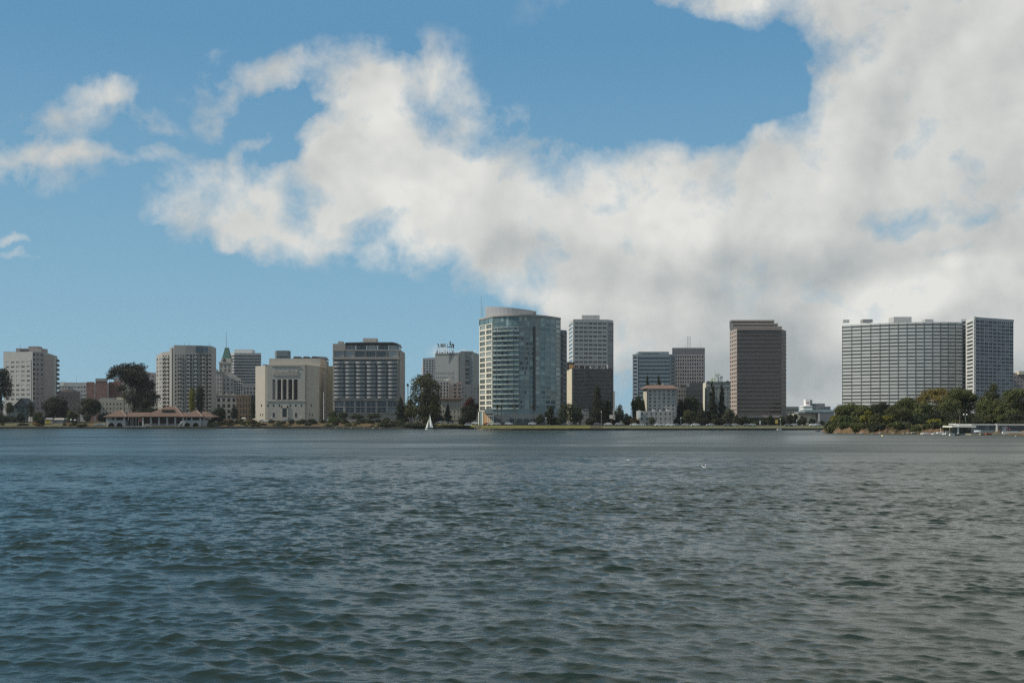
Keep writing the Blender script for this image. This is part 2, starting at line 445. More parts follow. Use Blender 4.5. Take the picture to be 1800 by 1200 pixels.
class Bd:
    """one building: an Empty at its base with walls, roof pieces, windows and balconies under it"""
    def __init__(s, name, label, cat, px, Y, group=None, z=1.0):
        s.Y = Y; s.t = thing(name, (X(px, Y), Y, z), label, cat, group); s.wins = []; s.bals = []
        s.walls = MB(); s.wm = []
    def mat(s, m):
        if m not in s.wm: s.wm.append(m)
        return s.wm.index(m)
    def chain(s, pts): return [(X(p, y), y) for p, y in pts]
    def body(s, pts, pytop, m, depth=25, zb=.6, tops=None, inset=3, nat=False):
        """pts: (px, Y) front corners left to right"""
        c = s.chain(pts); Yt = s.Y
        (pa, ya), (pb, yb) = pts[0], pts[-1]
        yk = max(ya, yb) + depth
        sgn = inset
        back = [(X(pb - sgn if pb > 900 else pb, yk), yk), (X(pa + (0 if pa > 900 else sgn), yk), yk)]
        if pb < 900: back[0] = (min(X(pb, yk), c[-1][0] + 0), yk) if False else (X(pb - 1, yk), yk)
        if nat: back[0] = (c[-1][0], yk)
        zt = Z(pytop, Yt)
        poly = c + back
        tp = None
        if tops: tp = [Z(t, Yt) for t in tops] + [Z(tops[-1], Yt), Z(tops[0], Yt)]
        s.walls.prism(poly, zb, zt, s.mat(m), tp)
        return c
    def block(s, px0, px1, pytop, pybot, Y, depth, m, part=None):
        mb = s.walls if part is None else MB()
        mi = s.mat(m) if part is None else 0
        x0, x1 = X(px0, Y), X(px1, Y)
        mb.box(x0, x1, Y, Y + depth, Z(pybot, Y), Z(pytop, Y), mi)
        if part: return mb.build(part, m, s.t)
    def cor(s, P0, P1, pya, pyb, proud, m, Yr=None, over=0):
        """string course or cornice between photo rows pya (top) and pyb"""
        Yr = Yr or s.Y; L = (Vector(P1) - Vector(P0)).length
        s.walls.obox(P0, P1, -over, L + over, -.1, proud, Z(pyb, Yr), Z(pya, Yr), s.mat(m))
    def grid(s, P0, P1, pt, pb, nf, nb, wf=.55, hf=.5, m=None, g=G_DARK, proud=.3, ml=0., mr=0., ribbon=False,
             split=False, Yr=None, skip=None, pier=0, piermat=None, inset=True, wname='window'):
        Yr = Yr or s.Y; zt, zb = Z(pt, Yr), Z(pb, Yr)
        P0 = Vector(P0); P1 = Vector(P1); d = P1 - P0; L = d.length; d.normalize()
        rz = math.atan2(d.y, d.x); n = Vector((d.y, -d.x))
        a, b = ml * L, L - mr * L; W = b - a; fh = (zt - zb) / nf; bw = W / nb
        mi = s.mat(m); h = fh * hf; sp = fh - h
        if inset:
            for k in range(nf + 1):
                z1 = zt - k * fh + (sp / 2 if k else 0); z0 = zt - k * fh - (sp / 2 if k < nf else 0)
                s.walls.obox(P0, P1, a, b, -.05, proud, z0, z1, mi)
            if not ribbon:
                pw = bw * (1 - wf)
                for k in range(nb + 1):
                    c0 = a + k * bw - (pw / 2 if k else 0); c1 = a + k * bw + (pw / 2 if k < nb else 0)
                    s.walls.obox(P0, P1, c0, c1, -.05, proud + .02, zb, zt, mi)
            elif pier:
                pm = s.mat(piermat or m)
                for k in range(nb + 1):
                    c = a + k * bw
                    s.walls.obox(P0, P1, max(a, c - pier / 2), min(b, c + pier / 2), -.05, proud + .12, zb - .02, zt + .02, pm)
        for f in range(nf):
            z = zt - (f + 1) * fh + sp / 2
            if ribbon:
                q = P0 + d * a + n * .04
                s.wins.append((q, rz, W, z, h, g, split, wname))
            else:
                for k in range(nb):
                    if skip and skip(f, k): continue
                    q = P0 + d * (a + k * bw + bw * (1 - wf) / 2) + n * .04
                    s.wins.append((q, rz, bw * wf, z, h, g, split, wname))
    def balc(s, P0, P1, pt, pb, nf, nb, wf, m, dep=1.3, hgt=1.05, Yr=None, ml=0, mr=0, skip=None):
        Yr = Yr or s.Y; zt, zb = Z(pt, Yr), Z(pb, Yr)
        P0 = Vector(P0); P1 = Vector(P1); d = P1 - P0; L = d.length; d.normalize()
        rz = math.atan2(d.y, d.x); n = Vector((d.y, -d.x)); a = ml * L; W = L - (ml + mr) * L; bw = W / nb; fh = (zt - zb) / nf
        for f in range(nf):
            for k in range(nb):
                if skip and skip(f, k): continue
                q = P0 + d * (a + k * bw + bw * (1 - wf) / 2) + n * .28
                s.bals.append((q, rz, bw * wf, zt - (f + 1) * fh, hgt, dep, m))
    def done(s):
        L = s.t.location
        if s.walls.v: s.walls.build('wall', s.wm, s.t)
        def place(nm, me, q, z, rz, sc):
            o = bpy.data.objects.new(nm, me); COL.objects.link(o); o.parent = s.t
            o.location = (q.x - L.x, q.y - L.y, z - L.z); o.rotation_euler = (0, 0, rz); o.scale = sc
        ws = sorted(s.wins, key=lambda w: -(w[2] * w[4])) if len(s.wins) > 100 else s.wins
        for (q, rz, w, z, h, g, split, nm) in ws[:100]:
            place(nm, unit_window(g, split), q, z, rz, (w, .06, h))
        if len(ws) > 100:
            mb = MB(); ms = []
            for (q, rz, w, z, h, g, split, nm) in ws[100:]:
                if g not in ms: ms.append(g)
                d = Vector((math.cos(rz), math.sin(rz)))
                mb.obox(q, q + d, 0, w, -.03, .03, z, z + h, ms.index(g))
            o = mb.build('window_grid', ms, s.t); o['kind'] = 'stuff'
        for (q, rz, w, z, h, dep, m) in s.bals[:100]:
            place('balcony', unit_balcony(m), q, z, rz, (w, dep, h))
        if len(s.bals) > 100:
            mb = MB(); ms = []
            for (q, rz, w, z, h, dep, m) in s.bals[100:]:
                if m not in ms: ms.append(m)
                d = Vector((math.cos(rz), math.sin(rz))); i = ms.index(m)
                mb.obox(q, q + d, 0, w, 0, dep, z, z + .13, i); mb.obox(q, q + d, 0, w, dep - .12, dep, z + .13, z + h, i)
            o = mb.build('balcony_rows', ms, s.t); o['kind'] = 'stuff'
        return s.t

def arc(px0, Y0, px1, Y1, bulge, n):
    """points (px, Y) along an arc that bows toward the viewer by bulge metres"""
    out = []
    for i in range(n + 1):
        t = i / n; x = X(px0, Y0) * (1 - t) + X(px1, Y1) * t; y = Y0 * (1 - t) + Y1 * t - bulge * 4 * t * (1 - t)
        out.append((900 + x / y * F, y))
    return out

# ---------------------------------------------------------------- ground
SHORE = [(-2600, 900), (-600, 760), (0, 742), (300, 741), (560, 738), (700, 715), (760, 700), (832, 690), (842, 600), (900, 588), (1000, 587), (1100, 592), (1290, 594), (1440, 598), (1700, 610), (4200, 700)]
def shoreY(px):
    return float(np.interp(px, [p for p, _ in SHORE], [y for _, y in SHORE]))
def rise(px): return float(np.interp(px, [600, 760, 845, 900, 1500], [3.4, 2.6, 1.7, 1.7, 1.6]))
def gz(px, Y):
    off = Y - shoreY(px); t = min(1, max(0, off / 46.0))
    return .9 + rise(px) * t * (2 - t) * .98
def gzx(x, Y): return gz(900 + x / Y * F, Y)

def ground():
    pxs = sorted(set([p for p, _ in SHORE] + list(range(-2600, 4200, 100)) + list(range(0, 1800, 20)) + [834, 836, 838, 841]))
    offs = [0, .05, .6, 4, 9, 15, 24, 35, 46, 80, 200, 900, 4000, 11500]
    mb = MB(); idx = []
    for p in pxs:
        row = []
        for k, of in enumerate(offs):
            y = shoreY(p) + of
            z = -1.2 if k == 0 else (.9 if k < 3 else gz(p, y))
            row.append((X(p, y), y, z))
        idx.append(row)
    for i in range(len(pxs) - 1):
        for k in range(len(offs) - 1):
            mb.face([idx[i][k], idx[i + 1][k], idx[i + 1][k + 1], idx[i][k + 1]], 1 if k < 1 else 0)
    # behind the viewer and to the sides: low land far away
    o = mb.build('ground', [ground_mat('turf', (.055, .055, .03), (.10, .09, .05), .05), wall_mat('shore_wall', (.035, .034, .03), .9, .3, .3)])
    o['kind'] = 'structure'; o['label'] = 'low city shore with dark stone lake wall'
def sheet(name, p0, p1, o0, o1, mat, label, lift=.02, step=10, wob=0, seed=0):
    rnd = random.Random(seed); mb = MB(); rows = []
    p = p0
    while p <= p1 + .01:
        a = o0 + (rnd.uniform(-wob, wob) if wob else 0); b = o1 + (rnd.uniform(-wob, wob) if wob else 0)
        a = max(.7, a); b = max(b, a + .5)
        r = []
        for q in range(7):
            y = shoreY(p) + a + (b - a) * q / 6; r.append((X(p, y), y, max(gz(p, y), .9) + lift))
        rows.append(r); p += step
    for i in range(len(rows) - 1):
        for q in range(6): mb.face([rows[i][q], rows[i + 1][q], rows[i + 1][q + 1], rows[i][q + 1]])
    o = mb.build(name, mat); o['kind'] = 'structure'; o['label'] = label
    return o
ground()
M_SOIL = ground_mat('orange_soil', (.17, .095, .052), (.07, .068, .034), .25, (.05, .06, .028))
M_LAWN = ground_mat('lawn_grass', (.15, .14, .035), (.10, .11, .03), .12, (.20, .15, .07))
M_PATH = ground_mat('path_gravel', (.11, .105, .085), (.08, .075, .065), .2)
M_ASPH = ground_mat('asphalt', (.055, .055, .057), (.07, .07, .07), .3)
sheet('garden_soil', 380, 830, 3, 26, M_SOIL, 'orange brown garden soil between the shrubs', .05, 8, 1.5, 1)
sheet('garden_soil', 115, 175, 8, 22, M_SOIL, 'orange brown soil patch beside the boathouse', .05, 8, 1.0, 2)
sheet('lawn', 846, 1040, .8, 26, M_LAWN, 'yellow green lawn sloping down to the lake wall below the glass tower', .06, 6, 0, 3)
sheet('lawn', 1060, 1450, 1.5, 18, ground_mat('pale_grass', (.10, .11, .05), (.15, .15, .085), .25), 'pale green grass strip along the far shore road', .06, 10, 0, 4)
sheet('lawn', 0, 110, 1.5, 20, ground_mat('dry_grass', (.09, .09, .045), (.13, .115, .07), .25, (.08, .075, .06)), 'dry yellowish grass strip at the far left shore', .06, 10, 0, 5)
sheet('path', 380, 600, .8, 2.6, M_PATH, 'pale shore path by the lake wall', .09, 10, 0, 6)
sheet('road', 850, 1450, 30, 40, M_ASPH, 'grey shore road in front of the towers', .08, 10)
sheet('lawn', 770, 838, 2, 22, M_LAWN, 'green lawn beside the sailing boat inlet', .06, 8, 0, 9)

# peninsula on the right
PEN = [(1446, 470), (1458, 452), (1480, 440), (1520, 430), (1560, 426), (1610, 424), (1660, 420), (1720, 404), (1800, 390), (1950, 370), (2400, 330), (3200, 300)]
def penY(px): return float(np.interp(px, [p for p, _ in PEN], [y for _, y in PEN]))
def penz(px, Y):
    off = Y - penY(px); w = min(1, max(0, (px - 1444) / 50.0)); D = 20 + 110 * w
    if off < 0: return -1
    f = min(1, off / 9.0); b = min(1, max(0, (D - off) / 12.0))
    return .15 + 3.3 * (f * (2 - f)) * (.35 + .65 * w) * b
def peninsula():
    rnd = random.Random(4); mb = MB(); rows = []
    px = 1446
    while px < 3200:
        w = min(1, max(0, (px - 1444) / 50.0)); D = 20 + 110 * w; r = []
        for k, f in enumerate([-.004, 0, .012, .03, .05, .08, .14, .3, .6, .85, .93, 1.0, 1.01]):
            y = penY(px) + f * D; z = penz(px, y) if 0 <= f <= 1 else -1.2
            if .01 < f < .2: z += rnd.uniform(-.5, .4) * (1 if px < 1670 else .2)
            if px > 1660 and 0 < f < .14: z = min(z, .7)
            r.append((X(px, y), y, z))
        rows.append(r); px += 4 if px < 1850 else 60
    for i in range(len(rows) - 1):
        for k in range(len(rows[0]) - 1): mb.face([rows[i][k], rows[i + 1][k], rows[i + 1][k + 1], rows[i][k + 1]])
    mb.face([rows[0][k] for k in range(len(rows[0]))][::-1])
    o = mb.build('terrain', ground_mat('bank_soil', (.175, .105, .06), (.095, .075, .045), .3, (.055, .06, .03)))
    o['kind'] = 'structure'; o['label'] = 'wooded spit of land with an eroded orange bank'
peninsula()
def hills():
    rnd = random.Random(3); mb = MB(); pts = []
    for i in range(61):
        a = -60 + 4600 * i / 60.0
        px = -600 + i * 50; Y = 9000
        h = 40 + 26 * math.sin(i * .35) + 20 * math.sin(i * .9 + 1) + rnd.uniform(-5, 5)
        pts.append((px, h))
    for i in range(60):
        (pa, ha), (pb, hb) = pts[i], pts[i + 1]
        mb.face([(X(pa, 8200), 8200, 3), (X(pb, 8200), 8200, 3), (X(pb, 9000), 9000, hb), (X(pa, 9000), 9000, ha)])
        mb.face([(X(pa, 9000), 9000, ha), (X(pb, 9000), 9000, hb), (X(pb, 10000), 10000, 3), (X(pa, 10000), 10000, 3)])
    o = mb.build('hills', ground_mat('hazy_hill', (.12, .17, .20), (.15, .19, .21), .002)); o['kind'] = 'structure'; o['label'] = 'low bluish hills on the far horizon'  # distance haze is put into the bluish hill colour
hills()
# ---------------------------------------------------------------- buildings
CONC = wall_mat('grey_concrete', (.36, .35, .33)); CONC2 = wall_mat('pink_grey_render', (.30, .265, .25))
CREAM = wall_mat('cream_stone', (.46, .42, .35), var=.08, streak=.14); LIMESTONE = wall_mat('pale_limestone', (.40, .375, .33), var=.08, streak=.15)
WHITE = wall_mat('white_panel', (.62, .61, .58), var=.06); ROOF = wall_mat('dark_roof', (.06, .06, .065)); STEEL = plain('steel', (.25, .26, .27), .5)
BRICK = wall_mat('red_brick', (.20, .11, .09), var=.15); GREYW = wall_mat('dull_grey_wall', (.24, .24, .235)); DARKW = wall_mat('dark_wall', (.075, .075, .075))
def mast(b, px, pt, pb, Y=None, r=.12, name='antenna'):
    Y = Y or b.Y; mb = MB(); mb.tube((X(px, Y), Y + 3, Z(pb, Y)), (X(px, Y), Y + 3, Z(pt, Y)), r, r * .6, 5)
    return mb.build(name, STEEL, b.t)

# 1 grey apartment block far left
b = Bd('apartment_building', 'grey concrete apartment block at the far left with pinkish blank right wall', 'apartment block', 50, 820)
c = b.body([(6, 828), (57, 818), (62, 820), (77, 826), (101, 850)], 618, CONC, 22, tops=[618, 618, 618, 617, 622])
b.grid(c[0], c[1], 632, 730, 12, 5, .62, .36, CONC, G_PALE, .25, .06, .04)  # pale glass colour stands in for bright reflections on this face
b.grid(c[1], c[2], 619, 730, 13, 1, .8, .6, CONC, G_BROWN, .2)
b.grid(c[2], c[3], 619, 730, 13, 2, .42, .42, CONC2, G_DARK, .2)
b.walls.obox(c[3], c[4], .2, 17, .0, .25, 1, Z(623, 826), b.mat(CONC2))
for k in range(9): b.walls.obox(c[3], c[4], 22, 27, .0, .3, Z(633 + 8.2 * k, 826), Z(628.5 + 8.2 * k, 826), b.mat(DARKW))
b.block(28, 72, 612, 620, 826, 12, CONC2); b.block(50, 66, 608.5, 613, 828, 8, CONC2); b.block(6, 30, 618, 624, 840, 2, CONC)
b.block(35, 50, 614.5, 617.5, 825.6, 1, DARKW); mast(b, 33, 604, 614, 828)
b.done()

# 2 small gabled house
b = Bd('gabled_house', 'small blue grey gabled house in front of the far left apartment block', 'house', 35, 792)
HB = wall_mat('blue_grey_siding', (.13, .16, .165))
c = b.body([(12, 792), (50, 792)], 714, HB, 10)
b.grid(c[0], c[1], 718, 735, 2, 5, .4, .4, HB, G_DARK, .15, .05, .05, split=True)
mb = MB(); x0, x1 = X(24, 790), X(50, 790); zt, ze = Z(700, 790), Z(714, 790)
mb.face([(x0, 791, ze), (x1, 791, ze), ((x0 + x1) / 2, 791, zt)]); mb.build('gable', HB, b.t)
mb = MB(); xm = (x0 + x1) / 2
mb.hexa([(x0 - .6, 790, ze - .3), (xm, 790, zt), (xm, 803, zt), (x0 - .6, 803, ze - .3), (x0 - .6, 790, ze), (xm, 790, zt + .35), (xm, 803, zt + .35), (x0 - .6, 803, ze)])
mb.hexa([(xm, 790, zt), (x1 + .6, 790, ze - .3), (x1 + .6, 803, ze - .3), (xm, 803, zt), (xm, 790, zt + .35), (x1 + .6, 790, ze), (x1 + .6, 803, ze), (xm, 803, zt + .35)])
mb.build('roof', wall_mat('slate_roof', (.09, .1, .105)), b.t); b.done()

# 3 low blocks between the apartment block and the trees
b = Bd('office_building', 'low pale grey flat roofed block beside the red brick towers', 'building', 130, 1010)
c = b.body([(103, 1010), (152, 1010)], 672, wall_mat('pale_grey_block', (.40, .40, .39)), 20)
b.grid(c[0], c[1], 677, 705, 4, 9, .7, .4, wall_mat('pale_grey_block', ()), G_DARK, .2); b.block(106, 112, 671, 678, 1006, 3, WHITE); mast(b, 132, 660, 672, 1010); b.done()
b = Bd('apartment_building', 'brown grey mid rise behind the two dark round trees on the left', 'apartment block', 125, 900)
BG = wall_mat('brown_grey_render', (.23, .20, .175))
c = b.body([(101, 900), (141, 905)], 688, BG, 20); b.grid(c[0], c[1], 694, 724, 3, 6, .4, .4, BG, G_DARK, .2); b.block(108, 126, 684, 689, 903, 6, BG); b.done()
b = Bd('brick_building', 'short red brick tower left of the taller grey capped one', 'building', 159, 1000)
c = b.body([(152, 1000), (166, 1000)], 671, BRICK, 20); b.grid(c[0], c[1], 673, 705, 5, 3, .25, .4, BRICK, G_PALE, .12); b.done()
b = Bd('brick_building', 'red brick tower with a grey cap left of the big tree', 'building', 178, 995)
c = b.body([(168, 995), (189, 995)], 665, BRICK, 20); b.grid(c[0], c[1], 671, 705, 5, 4, .22, .4, BRICK, G_PALE, .12)
b.cor(c[0], c[1], 665, 670, .4, GREYW); b.done()
b = Bd('brick_building', 'brick red block half hidden by the left side of the big tree', 'building', 202, 1005)
c = b.body([(191, 1005), (214, 1005)], 671, wall_mat('dull_brick', (.20, .10, .08)), 20); b.grid(c[0], c[1], 673, 705, 5, 4, .3, .5, wall_mat('dull_brick', ()), G_DARK, .12); b.done()
b = Bd('office_building', 'taupe block seen between the big tree and the brick blocks', 'building', 208, 1060)
c = b.body([(200, 1060), (252, 1060)], 664, CONC2, 20); b.grid(c[0], c[1], 668, 705, 6, 6, .5, .4, CONC2, G_DARK, .15); b.done()
b = Bd('apartment_building', 'taupe apartment block right of the big tree crown', 'apartment block', 265, 1050)
c = b.body([(250, 1050), (264, 1050), (280, 1050)], 650, CONC2, 20, tops=[650, 655, 655]); b.grid(c[0], c[2], 658, 712, 8, 4, .5, .45, CONC2, G_DARK, .2); b.done()
b = Bd('low_building', 'low cream building behind the palm and the big tree trunk', 'building', 205, 830)
BE = wall_mat('beige_render', (.36, .33, .27))
c = b.body([(173, 830), (246, 830)], 702, BE, 20); b.grid(c[0], c[1], 706, 738, 4, 12, .35, .4, BE, G_DARK, .15); b.block(205, 216, 698, 704, 834, 8, CREAM); b.block(176, 200, 699, 703, 833, 6, GREYW); b.done()
b = Bd('low_building', 'low pale building behind the boathouse centre roof', 'building', 262, 835)
c = b.body([(248, 835), (278, 835)], 704, CREAM, 16); b.grid(c[0], c[1], 708, 738, 4, 5, .4, .45, CREAM, G_DARK, .15); b.done()

b = Bd('office_building', 'long low grey block filling the gaps behind the red brick towers', 'building', 180, 1090)
c = b.body([(148, 1090), (232, 1090)], 673, GREYW, 14); b.grid(c[0], c[1], 676, 705, 3, 14, .5, .4, GREYW, G_DARK, .2); b.done()
b = Bd('low_building', 'low grey building at the far left edge behind the cut off tree', 'building', 0, 880)
c = b.body([(-60, 880), (12, 880)], 712, GREYW, 14); b.grid(c[0], c[1], 716, 738, 3, 8, .4, .5, GREYW, G_DARK, .2); b.done()
# 4 rounded apartment tower with many balconies
b = Bd('apartment_tower', 'rounded grey apartment tower with stacked balconies behind the boathouse', 'apartment tower', 330, 850)
TW = wall_mat('tower_concrete', (.33, .315, .29))
c = b.body([(275, 872), (285, 858), (300, 852), (306, 849), (326, 849), (350, 850), (372, 856), (380, 868)], 622, TW, 14, tops=[622, 618, 617, 606.5, 607, 607, 607, 609])
ff = dict(Yr=850)
b.grid(c[0], c[1], 626, 726, 14, 2, .5, .5, TW, G_DARK, .25, **ff)
b.grid(c[1], c[2], 622, 726, 15, 3, .5, .5, TW, G_BROWN, .3, .05, .05, **ff)
b.balc(c[1], c[2], 622, 726, 15, 2, .75, TW, 1.2, 1.0, **ff)
b.walls.obox(c[2], c[3], 0, 3.0, -.05, 1.0, 1, Z(611, 850), b.mat(TW))
b.grid(c[3], c[4], 622, 726, 15, 4, .5, .5, TW, G_BROWN, .3, .04, .04, **ff)
b.balc(c[3], c[4], 622, 726, 15, 1, .42, TW, 1.3, 1.0, **ff)
b.grid(c[4], c[5], 622, 726, 15, 4, .72, .72, TW, G_BROWN, .8, .06, 0, **ff)
b.grid(c[5], c[6], 622, 726, 15, 4, .72, .72, TW, G_BROWN, .8, 0, .04, **ff)
b.balc(c[4], c[5], 622, 726, 15, 2, .45, wall_mat('light_balcony', (.46, .45, .43)), 1.7, 1.1, **ff); b.balc(c[5], c[6], 622, 726, 15, 2, .45, wall_mat('light_balcony', ()), 1.7, 1.1, **ff)
for (p, q) in ((343, 350), (351, 357), (358, 365)):
    t = MB(); t.box(X(p, 846), X(q - .7, 846), 848.6, 848.9, Z(620, 850), Z(609, 850)); t.build('penthouse_window', G_BLUE, b.t)
for p in (322, 330, 366): mast(b, p, 602, 607, 852, .2)
b.done()

# 5 tower with green steep roof and mast
b = Bd('clock_tower', 'slim old tower with steep green copper roof and tall mast', 'tower', 396, 1200)
TR = wall_mat('tower_terracotta', (.36, .33, .29))
c = b.body([(385.5, 1200), (407, 1200)], 637, TR, 12)
b.grid(c[0], c[1], 640, 654, 2, 3, .45, .6, TR, G_DARK, .4); b.grid(c[0], c[1], 655, 730, 12, 4, .45, .5, TR, G_DARK, .3); b.cor(c[0], c[1], 636, 639, .8, TR, over=.5)
mb = MB(); GR = wall_mat('green_copper', (.07, .145, .115), var=.2); Yt = 1200
def ring(hw, py): x = X(396.5, Yt); w = hw / F * Yt; z = Z(py, Yt); return [(x - w, Yt + 6 - w, z), (x + w, Yt + 6 - w, z), (x + w, Yt + 6 + w, z), (x - w, Yt + 6 + w, z)]
mb.hexa(ring(9, 637) + ring(8.2, 630)); mb.build('clock_stage', TR, b.t)
mb = MB(); mb.hexa(ring(7.6, 632) + ring(3.2, 612.5)); mb.hexa(ring(3.6, 612.5) + ring(3, 610.5)); mb.build('roof', GR, b.t)
mb = MB(); x, w = X(395, Yt), 1.7
mb.lathe((0, 0, 0), [(1.9, -.1), (1.9, .1)], 16); o = mb.build('clock_face', DARKW, None); o.parent = b.t; L = b.t.location; o.location = (X(394.5, Yt) - L.x, Yt + 6 - 9 / F * Yt * .98 - .6 - L.y, Z(633.5, Yt) - L.z); o.rotation_euler = (math.pi / 2, 0, 0)
mast(b, 396.5, 582, 611, 1203, .3); b.done()

# 6 ornate pale building in front of it
b = Bd('old_building', 'ornate pale stepped building below the green roofed tower', 'building', 400, 960)
OR = wall_mat('pale_terracotta', (.38, .36, .33))
c = b.body([(371, 960), (391, 960)], 652, OR, 16); b.grid(c[0], c[1], 656, 692, 5, 4, .35, .6, OR, G_DARK, .5)
for k in range(5): b.block(371 + k * 4.6, 373 + k * 4.6, 648.5, 653, 959, 1.5, OR)
c = b.body([(391, 962), (411, 962), (427, 962)], 655, OR, 16, tops=[655, 657, 669]); b.grid(c[1], c[2], 668, 693, 5, 4, .6, .6, OR, G_BROWN, .2)
b.grid(c[0], c[1], 664, 693, 4, 3, .4, .5, OR, G_DARK, .2)
b.done()
b = Bd('old_building', 'pale grey four storey building with large windows beside the tan one', 'building', 392, 900)
c = b.body([(371, 900), (416, 900)], 694, wall_mat('pale_grey_stone', (.36, .365, .36)), 18)
b.grid(c[0], c[1], 698, 738, 4, 5, .55, .6, wall_mat('pale_grey_stone', ()), G_DARK, .4, split=True); b.cor(c[0], c[1], 693.5, 695.5, .7, OR)
for k in range(4): b.block(374 + k * 11, 378 + k * 11, 691, 694, 900.4, 1, OR)
b.done()
b = Bd('tan_building', 'small orange tan building left of the temple hall', 'building', 428, 880)
TN = wall_mat('orange_tan', (.42, .27, .16))
c = b.body([(415.5, 880), (441, 880)], 695.5, TN, 16); b.grid(c[0], c[1], 698, 738, 4, 5, .42, .6, TN, G_BROWN, .3); b.cor(c[0], c[1], 695, 697, .5, TN); b.block(438, 448, 694, 736, 886, 10, DARKW); b.done()
b = Bd('old_building', 'grey stone building peeping out above the tan one', 'building', 432, 1000)
c = b.body([(422, 1000), (450, 1000)], 676, GREYW, 16); b.grid(c[0], c[1], 679, 700, 3, 5, .45, .5, GREYW, G_DARK, .3); b.done()

# 7 striped office tower
b = Bd('office_tower', 'office tower with thin white bands and a pale roof box behind the green roofed tower', 'office tower', 430, 1300)
c = b.body([(404, 1310), (412, 1300), (459, 1305)], 620, wall_mat('band_concrete', (.40, .375, .36)), 30)
for a_, z_ in ((0, 1), (1, 2)): b.grid(c[a_], c[a_ + 1], 623, 700, 15, 1, 1, .52, wall_mat('band_concrete', ()), G_BROWN, .5, ribbon=True, wname='window_band')
b.block(412, 443, 614, 620.5, 1306, 16, WHITE); b.done()
# 8 dark tower behind the hall
b = Bd('office_tower', 'small dark blue grey tower behind the temple hall roof', 'office tower', 496, 1300)
BT = wall_mat('blue_grey_panel', (.15, .18, .19))
c = b.body([(483, 1312), (486, 1300), (506, 1300), (511, 1310)], 616, BT, 20); b.grid(c[1], c[2], 617.5, 650, 5, 1, .8, .35, BT, G_DARK, .3, ribbon=True, wname='window_band'); b.done()

# 9 temple hall
b = Bd('temple_hall', 'cream stone temple hall with five tall dark openings between pillars', 'hall', 505, 800)
MH = 640.5
c = b.body([(449, 805.5), (466, 800), (540, 800), (561, 803)], 641, CREAM, 32, nat=True, tops=[643, 642, 641, 643])
b.block(473, 563, 630, 646, 804.5, 28, CREAM)
b.cor(c[1], c[2], 640.3, 642, .9, CREAM)
# portico plane with real openings
y0 = 798.2; t = MB()
opn = [(478.9, 484.4), (488.1, 494.2), (497.6, 503.8), (507.4, 513.8), (516.8, 523.0)]
xs = [470.0] + [q for o in opn for q in o] + [536.0]
for k in range(0, len(xs), 2): t.box(X(xs[k], y0), X(xs[k + 1], y0), y0, 799.9, Z(702, y0), Z(666.7, y0))
t.box(X(470, y0), X(536, y0), y0, 799.9, Z(666.7, y0), Z(642.3, y0)); t.box(X(470, y0), X(536, y0), y0, 799.9, Z(739, y0), Z(702, y0)); t.build('portico', LIMESTONE, b.t)
for k, (p, q) in enumerate(opn):
    t = MB(); t.box(X(p, y0) , X(q, y0), 799.4, 799.96, Z(702, y0), Z(667, y0)); t.build('tall_opening', wall_mat('opening_shade', (.045, .042, .04)) if k else GREYW, b.t)  # dark panel behind each opening, recess shade put into its colour
for p in (484.4, 494.2, 503.8, 513.8): # half round pillar faces
    t = MB(); xx = X(p + 1.75, y0); t.lathe((xx, y0 + .1, Z(702, y0)), [(.62, 0), (.56, .6), (.5, Z(668.5, y0) - Z(702, y0)), (.65, Z(667, y0) - Z(702, y0))], 10); t.build('pillar', LIMESTONE, b.t, True)
# relief frieze: a row of carved figures
rnd = random.Random(8); t = MB()
t.box(X(478.6, y0), X(524, y0), y0 - .12, y0 + .1, Z(661, y0), Z(648, y0))
for k in range(26):
    p = 479.6 + k * 1.7; h = rnd.uniform(5, 10); lean = rnd.uniform(-.6, .6)
    t.tube((X(p, y0), y0 - .15, Z(660, y0)), (X(p + lean, y0), y0 - .2, Z(660 - h, y0)), .25, .18, 6); t.lathe((X(p + lean, y0), y0 - .2, Z(660 - h, y0)), [(.05, -.1), (.22, .15), (.05, .4)], 6)
t.build('relief_frieze', LIMESTONE, b.t)
t = MB(); t.box(X(477, y0), X(526, y0), y0 - .5, y0 + .1, Z(643.5, y0), Z(642.4, y0)); t.box(X(468, y0), X(538, y0), y0 - .35, y0, Z(705, y0), Z(703.4, y0)); t.build('cornice', CREAM, b.t)
for k, p in enumerate((459.5, 470.8, 480.8, 490.8, 510.3, 520, 529.8, 547)):
    t = MB()
    if 469 < p < 537: t.box(X(p - 1.1, y0), X(p + 1.1, y0), y0 - .06, y0 + .2, Z(714.5, y0), Z(710.3, y0))
    else:
        sg = (c[0], c[1], 449, 466) if p < 469 else (c[2], c[3], 540, 561); Ls = (Vector(sg[1]) - Vector(sg[0])).length; f = (p - sg[2]) / (sg[3] - sg[2]) * Ls
        t.obox(sg[0], sg[1], f - .45, f + .45, -.1, .05, Z(714.5, 800), Z(710.3, 800))
    t.build('window', G_BROWN, b.t)
for p, pt_ in ((481, 725.3), (520.3, 725.3)):
    t = MB(); t.box(X(p - 1.6, y0), X(p + 1.6, y0), y0 - .08, y0 + .2, Z(733, y0), Z(pt_, y0)); t.build('door', G_BROWN, b.t)
t = MB(); t.box(X(496.5, y0), X(504.5, y0), y0 - .1, y0 + .2, Z(733, y0), Z(717, y0)); o = t.build('door', G_BROWN, b.t)
t = MB(); t.box(X(494.6, y0), X(496.5, y0), y0 - .5, y0, Z(733, y0), Z(713, y0)); t.box(X(504.5, y0), X(506.4, y0), y0 - .5, y0, Z(733, y0), Z(713, y0)); t.box(X(494.6, y0), X(506.4, y0), y0 - .5, y0, Z(717, y0), Z(713, y0)); t.build('door_surround', CREAM, b.t)
